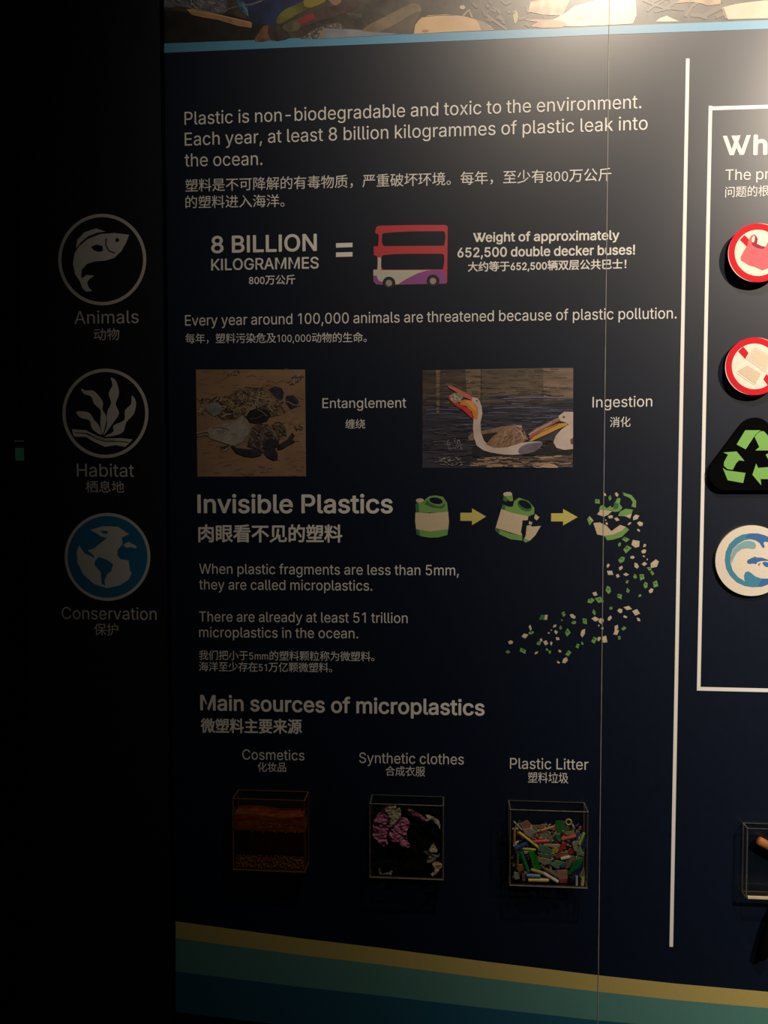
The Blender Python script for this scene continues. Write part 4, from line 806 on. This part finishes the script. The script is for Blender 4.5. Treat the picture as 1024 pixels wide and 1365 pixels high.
scrap('fabric_scrap', [(195, 375), (240, 300), (310, 240), (345, 260), (340, 340), (310, 400), (260, 390)], -.034, c2, PF, 'purple scrap fold just below the cream scrap at upper left', 'fabric', 'fabric scraps', amp=.003, seed=6)
scrap('fabric_scrap', [(300, 262), (345, 236), (400, 246), (372, 310), (345, 345), (318, 300)], -.037, c2, WF, 'cream scrap folded over the purple fabric at upper left', 'fabric', 'fabric scraps', amp=.002, seed=3)
scrap('fabric_scrap', [(335, 430), (345, 360), (385, 280), (425, 244), (442, 275), (430, 345), (385, 390)], -.0395, c2, WF, 'pointed cream scrap hanging like a leaf beside the purple fabric', 'fabric', 'fabric scraps', amp=.0015, seed=4)
scrap('fabric_scrap', [(505, 262), (560, 275), (650, 335), (668, 362), (610, 345), (540, 305)], -.034, c2, PF, 'narrow pink strip slanting across the upper right of fabric box', 'fabric', 'fabric scraps', amp=.0012, seed=5)
scrap('fabric_scrap', [(668, 314), (730, 335), (785, 370), (800, 440), (765, 400), (735, 365), (665, 362), (690, 345)], -.036, c2, WF, 'white frayed shred at the upper right of the fabric box', 'fabric', 'fabric scraps', amp=.002, seed=7)
scrap('fabric_scrap', [(738, 570), (760, 620), (765, 655), (690, 640), (715, 610)], -.037, c2, WF, 'small white peaked shred halfway up the right side of fabric box', 'fabric', 'fabric scraps', amp=.002, seed=8)
scrap('fabric_scrap', [(645, 645), (700, 655), (770, 680), (795, 670), (780, 700), (720, 745), (675, 735), (700, 690)], -.034, c2, mat('grey_fabric', (.26, .25, .20), rough=.8, noise=.5, nscale=90), 'greyish ragged shred in the lower right of the fabric box', 'fabric', 'fabric scraps', amp=.003, seed=9)
scrap('fabric_scrap', [(728, 755), (775, 740), (810, 755), (808, 800), (770, 840), (735, 872), (716, 855), (750, 810)], -.0385, c2, OF, 'peach shred near the bottom right corner of the fabric box', 'fabric', 'fabric scraps', amp=.002, seed=10)
scrap('fabric_scrap', [(245, 795), (262, 845), (300, 850), (345, 822), (366, 845), (320, 862), (262, 868), (240, 840)], -.038, c2, WF, 'white curled shred at the bottom left of the fabric box', 'fabric', 'fabric scraps', amp=.0015, seed=11)

# -- 3: plastic litter --
c3 = (660, 1050, 6.827)
def PM(c, r=.35): 
    k = ('p',) + c
    if k not in _mc: _mc[k] = mat('coloured_plastic', c, rough=r, noise=.25, nscale=120)
    return _mc[k]
def Q3(x, y, d): return U(c3[0] + x / c3[2], c3[1] + y / c3[2], d)
def stick(ax, ay, bx, by, wd, d, c, label, hollow=True):
    A = Q3(ax, ay, d); B = Q3(bx, by, d + random.uniform(-.0015, .0015)); B.y = max(B.y, -DEP + TH + .004)
    r = wd / 2 / c3[2] / F * 1.46; A.y = max(A.y, -DEP + TH + r + .0004); B.y = max(B.y, -DEP + TH + r + .0004)
    ax_ = (B - A).normalized(); s1 = ax_.cross(Vector((0, 1, 0))).normalized(); s2 = ax_.cross(s1)
    bm = bmesh.new(); n = 14; rings = []
    for (o, rad) in ((A, r), (B, r), (B, r * .8), (A, r * .8)):
        rings.append([bm.verts.new(o + (s1 * math.cos(6.2832 * i / n) + s2 * math.sin(6.2832 * i / n)) * rad) for i in range(n)])
    for k in range(4):
        for i in range(n): bm.faces.new((rings[k][i], rings[k][(i + 1) % n], rings[(k + 1) % 4][(i + 1) % n], rings[(k + 1) % 4][i]))
    o = finish('plastic_straw', mesh_of(bm, PM(c), smooth=False)); return tag(o, label, 'plastic piece', 'plastic litter pieces')
def chip(pts, d, c, label, th=.0012, tilt=0.0):
    bm = bmesh.new(); a = []; b = []; cxm = sum(p[0] for p in pts) / len(pts); cym = sum(p[1] for p in pts) / len(pts)
    for p in pts:
        yy = d + tilt * (p[0] - cxm) * .0001 + .00006 * (p[1] - cym)
        yy = min(max(yy, -DEP + TH + .0006), -.008)
        q = Q3(p[0], p[1], yy); a.append(bm.verts.new(q)); b.append(bm.verts.new(q + Vector((0, th, 0))))
    bm.faces.new(a); bm.faces.new(b[::-1])
    for i in range(len(a)): bm.faces.new((a[i], a[i - 1], b[i - 1], b[i]))
    bmesh.ops.triangulate(bm, faces=[f for f in bm.faces if len(f.verts) > 4])
    bmesh.ops.bevel(bm, geom=[e_ for e_ in bm.edges if e_.calc_length() > .002], offset=.0002, segments=1, affect='EDGES')
    o = finish('plastic_chip', mesh_of(bm, PM(c))); return tag(o, label, 'plastic piece', 'plastic litter pieces')
Y_, O_, B_, R_, DG, LG, GN, TE, WH, PKc, NV = (.62, .46, .06), (.58, .20, .05), (.03, .08, .32), (.60, .05, .04), (.01, .14, .06), (.36, .50, .06), (.03, .26, .05), (.08, .24, .17), (.55, .52, .46), (.46, .22, .19), (.015, .03, .12)
stick(215, 405, 400, 552, 26, -.040, Y_, 'long yellow stick slanting down from the upper left of the litter box')
stick(170, 305, 245, 385, 13, -.039, (.42, .46, .34), 'thin pale green stick at the top left of the litter box')
stick(178, 370, 176, 520, 22, -.036, O_, 'upright orange straw against the left side of the litter box')
stick(185, 555, 295, 500, 36, -.037, B_, 'blue straw at the left side under the yellow stick')
stick(350, 492, 490, 484, 28, -.038, R_, 'bright red stick lying level in the upper middle')
stick(420, 390, 540, 352, 22, -.035, (.60, .30, .16), 'light orange stick tilted above the red stick')
stick(605, 470, 738, 438, 34, -.036, (.45, .09, .07), 'dull red strip at the upper right of the litter box')
stick(810, 410, 768, 520, 26, -.039, LG, 'lime green stick near the right side of the litter box')
stick(758, 412, 746, 470, 26, -.035, B_, 'short blue stick behind the lime green one')
stick(235, 585, 300, 765, 36, -.040, (.01, .17, .09), 'thick dark green straw standing at the lower left')
stick(208, 590, 206, 700, 22, -.037, (.05, .20, .07), 'thin green straw left of the thick dark green one')
stick(250, 555, 370, 565, 24, -.036, (.40, .38, .06), 'olive yellow straw level under the long yellow stick')
stick(288, 803, 412, 806, 36, -.040, (.10, .18, .36), 'shiny blue straw lying level near the bottom left')
stick(303, 842, 488, 842, 32, -.040, (.55, .45, .12), 'yellow straw lying level on the bottom of the litter box')
stick(438, 778, 572, 858, 30, -.040, WH, 'off-white stick slanting at the bottom centre')
stick(328, 745, 440, 778, 30, -.038, (.34, .28, .04), 'olive stick above the shiny blue straw')
stick(450, 735, 560, 800, 22, -.037, (.16, .10, .05), 'brown stick above the off-white stick at bottom centre')
stick(600, 648, 680, 628, 28, -.038, (.60, .48, .40), 'small cream straw right of centre')
stick(742, 800, 742, 885, 22, -.038, (.50, .50, .46), 'upright white stick at the bottom right')
stick(800, 815, 792, 885, 30, -.038, (.48, .46, .10), 'short yellow-green stick in the bottom right corner')
chip([(552, 308), (590, 298), (640, 395), (628, 420), (575, 408), (548, 360)], -.036, GN, 'dark green square chip at the top right of the litter')
chip([(598, 300), (640, 312), (672, 400), (640, 405)], -.034, (.10, .17, .07), 'grey-green chip beside the dark green square')
chip([(548, 422), (595, 425), (598, 468), (552, 470)], -.038, (.02, .28, .12), 'small bright green square right of centre')
chip([(400, 520), (440, 525), (522, 565), (520, 592), (480, 605), (385, 572)], -.0405, (.11, .26, .17), 'sage green plate in the middle of the litter box')
chip([(385, 590), (480, 610), (525, 600), (520, 640), (430, 640)], -.038, (.12, .22, .16), 'grey-green plate just below the sage green one')
chip([(518, 562), (555, 548), (580, 560), (572, 590), (520, 600)], -.040, (.66, .44, .05), 'amber yellow chip beside the sage green plate')
chip([(578, 560), (600, 520), (632, 500), (650, 520), (625, 560), (590, 582)], -.040, (.62, .04, .05), 'curled red chip right of the amber chip')
chip([(670, 560), (700, 555), (718, 590), (690, 612), (668, 595)], -.038, (.50, .04, .04), 'red chip right of the curled red one')
chip([(540, 620), (600, 590), (660, 590), (620, 625), (560, 648)], -.037, (.34, .12, .05), 'rust brown chip under the red chips')
chip([(300, 582), (350, 575), (380, 630), (378, 690), (420, 735), (400, 752), (350, 735), (330, 660)], -.039, (.01, .28, .03), 'large bright green torn piece left of centre')
chip([(800, 640), (790, 700), (720, 760), (665, 800), (680, 750), (740, 650)], -.040, (.01, .17, .06), 'broad dark green strip slanting at the right')
chip([(795, 690), (800, 740), (740, 830), (690, 862), (700, 800), (760, 730)], -.038, NV, 'broad navy strip below the dark green strip at the right')
chip([(385, 632), (510, 655), (505, 690), (450, 705), (390, 670)], -.037, (.38, .32, .28), 'grey-pink plate below the sage green plates')
chip([(560, 755), (655, 745), (660, 830), (600, 842), (565, 810)], -.037, (.42, .24, .21), 'dusty pink chip at the lower right of centre')
chip([(470, 730), (540, 760), (580, 830), (520, 800), (465, 770)], -.036, (.40, .22, .18), 'pink sliver behind the off-white stick')
chip([(500, 700), (560, 660), (640, 680), (640, 710), (570, 740)], -.036, (.18, .34, .26), 'pale teal chip right of the grey-pink plate')
chip([(590, 705), (640, 680), (655, 700), (610, 735)], -.038, (.02, .20, .22), 'small deep teal chip right of centre')
chip([(225, 330), (290, 295), (325, 330), (320, 390), (260, 385)], -.036, (.44, .22, .19), 'salmon pink crumpled piece at the top left')
chip([(250, 380), (320, 370), (370, 400), (340, 460), (280, 430)], -.034, (.48, .38, .34), 'pale pink film behind the long yellow stick')
chip([(200, 420), (250, 440), (290, 500), (230, 480), (195, 460)], -.032, (.34, .22, .14), 'brownish piece behind the upper end of the yellow stick')
chip([(440, 512), (590, 515), (600, 545), (540, 548), (450, 530)], -.038, (.60, .44, .30), 'pale peach strip below the bright red stick')
chip([(430, 410), (500, 425), (540, 460), (500, 500), (420, 470), (360, 440)], -.032, (.30, .32, .20), 'greyish green film above the bright red stick')
chip([(385, 345), (455, 330), (470, 360), (400, 375)], -.033, (.48, .20, .18), 'rosy chip near the top of the heap')
chip([(400, 400), (460, 375), (490, 410), (430, 415)], -.0355, (.32, .22, .28), 'small mauve chip under the light orange stick')
chip([(350, 345), (385, 340), (390, 400), (350, 395)], -.034, (.22, .38, .18), 'light green chip near the top left')
chip([(790, 480), (825, 440), (828, 540), (800, 545), (785, 520)], -.036, B_, 'blue chip against the right side')
chip([(700, 500), (760, 480), (790, 560), (810, 620), (740, 610), (715, 560)], -.036, (.32, .36, .30), 'grey translucent film at the right')
chip([(640, 640), (720, 620), (735, 650), (690, 720), (650, 740), (640, 690)], -.034, (.26, .20, .18), 'dark pinkish piece left of the broad green strip')
chip([(660, 400), (720, 390), (730, 430), (680, 440)], -.034, (.30, .30, .16), 'olive chip at the upper right under the yellow ring')
chip([(175, 765), (215, 780), (225, 830), (185, 838), (170, 810)], -.038, (.34, .42, .34), 'pale green chip at the bottom left corner')
chip([(210, 700), (250, 700), (262, 740), (220, 772), (205, 740)], -.039, (.42, .22, .04), 'amber brown chip above the bottom left corner')
chip([(195, 735), (235, 742), (240, 770), (205, 772)], -.036, (.42, .03, .03), 'small red chip above the bottom left corner')
chip([(262, 578), (310, 580), (312, 602), (270, 602)], -.0402, (.60, .56, .46), 'small white chip left of the green torn piece')
chip([(245, 775), (275, 790), (285, 850), (250, 850)], -.036, (.30, .14, .12), 'brown-red sliver beside the level straws')
chip([(780, 720), (815, 740), (818, 830), (790, 840), (765, 790)], -.034, (.30, .29, .18), 'khaki film in the lower right corner')
chip([(580, 830), (660, 825), (655, 865), (585, 868)], -.036, (.34, .05, .06), 'dark red chip at the bottom right of centre')
# ring
bm = bmesh.new(); c = Q3(670, 312, -.036); R1 = 25 / c3[2] / F * 1.46
for i in range(24):
    pass
rg = []
for i in range(24):
    a = 6.2832 * i / 24; row = []
    for j in range(8):
        b = 6.2832 * j / 8; rr_ = R1 + .0014 * math.cos(b); row.append(bm.verts.new((c.x + rr_ * math.cos(a), c.y + .0014 * math.sin(b), c.z + rr_ * math.sin(a))))
    rg.append(row)
for i in range(24):
    for j in range(8): bm.faces.new((rg[i][j], rg[(i + 1) % 24][j], rg[(i + 1) % 24][(j + 1) % 8], rg[i][(j + 1) % 8]))
tag(finish('plastic_ring', mesh_of(bm, PM((.5, .40, .12)), smooth=True)), 'yellow plastic ring on top of the litter at the upper right', 'plastic piece', 'plastic litter pieces')
# buried small pieces
x0, x1, y0, y1, z0, z1 = b3
bm = bmesh.new(); cols = [PM(k) for k in ((.3, .3, .25), (.4, .2, .17), (.05, .2, .09), (.4, .06, .05), (.35, .3, .08), (.05, .09, .25), (.42, .38, .33), (.12, .25, .2))]
for i in range(620):
    zt = Q3(0, 330, -.03).z
    p = Vector((random.uniform(x0 + .006, x1 - .006), random.uniform(-.035, -.012), z0 + .003 + (zt - z0 - .006) * random.random()))
    r_ = bmesh.ops.create_cube(bm, size=1); L = random.uniform(.004, .011)
    bmesh.ops.scale(bm, verts=r_['verts'], vec=(L, .0009, random.uniform(.0015, .006)))
    bmesh.ops.rotate(bm, verts=r_['verts'], matrix=mathutils.Euler((random.uniform(-.9, .9), random.uniform(-3, 3), random.uniform(-.7, .7))).to_matrix())
    bmesh.ops.translate(bm, verts=r_['verts'], vec=p); mi = random.randrange(8)
    for v in r_['verts']:
        v.co.x = min(max(v.co.x, x0 + .0005), x1 - .0005); v.co.z = max(v.co.z, z0 + .0005); v.co.y = min(max(v.co.y, y0 + .0005), y1 - .0005)
        for f in v.link_faces: f.material_index = mi
tag(finish('plastic_shreds', mesh_of(bm, cols)), 'small mixed plastic shreds filling the litter box behind the larger pieces', 'plastic shreds', kind='stuff')

# -- 4: orange stick --
c3 = (940, 1060, 4.476)
A = Q3(312, 268, -.0135); B = Q3(560, 400, -.0135)
bm = bmesh.new(); ax_ = (B - A).normalized(); s1 = ax_.cross(Vector((0, 1, 0))).normalized(); s2 = ax_.cross(s1); n = 20; prof = [(0, .003), (.0015, .0072), (.004, .0085), ((B - A).length - .002, .0085), ((B - A).length, .006)]
rings = [[bm.verts.new(A + ax_ * l + (s1 * math.cos(6.2832 * i / n) + s2 * math.sin(6.2832 * i / n) * .8) * r) for i in range(n)] for l, r in prof]
for k in range(len(rings) - 1):
    for i in range(n): bm.faces.new((rings[k][i], rings[k][(i + 1) % n], rings[k + 1][(i + 1) % n], rings[k + 1][i]))
bm.faces.new(rings[0][::-1]); bm.faces.new(rings[-1])
tag(finish('orange_stick', mesh_of(bm, mat('orange_cork', (.50, .17, .035), rough=.6, noise=.4, nscale=60), smooth=True)), 'thick orange-brown stick lying aslant in the rightmost clear box', 'stick')
# black rounded bar below, shaped in place of a soft shadow
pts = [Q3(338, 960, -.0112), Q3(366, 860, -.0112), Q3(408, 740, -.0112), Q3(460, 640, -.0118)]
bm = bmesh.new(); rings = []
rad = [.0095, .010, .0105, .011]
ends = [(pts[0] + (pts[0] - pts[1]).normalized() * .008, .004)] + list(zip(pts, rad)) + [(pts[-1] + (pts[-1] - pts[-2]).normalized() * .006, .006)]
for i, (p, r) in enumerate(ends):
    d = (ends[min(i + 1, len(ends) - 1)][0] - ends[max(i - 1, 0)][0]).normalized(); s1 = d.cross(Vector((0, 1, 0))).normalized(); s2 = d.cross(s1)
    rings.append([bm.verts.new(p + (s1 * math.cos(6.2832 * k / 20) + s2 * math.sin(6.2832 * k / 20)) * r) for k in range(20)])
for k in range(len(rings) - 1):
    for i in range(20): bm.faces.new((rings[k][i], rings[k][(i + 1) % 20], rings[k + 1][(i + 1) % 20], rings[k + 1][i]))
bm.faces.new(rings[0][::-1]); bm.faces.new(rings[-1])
tag(finish('shadow_bar', mesh_of(bm, BLACK, smooth=True)), 'round-ended black bar in place of a soft shadow under the rightmost clear box', 'shadow')
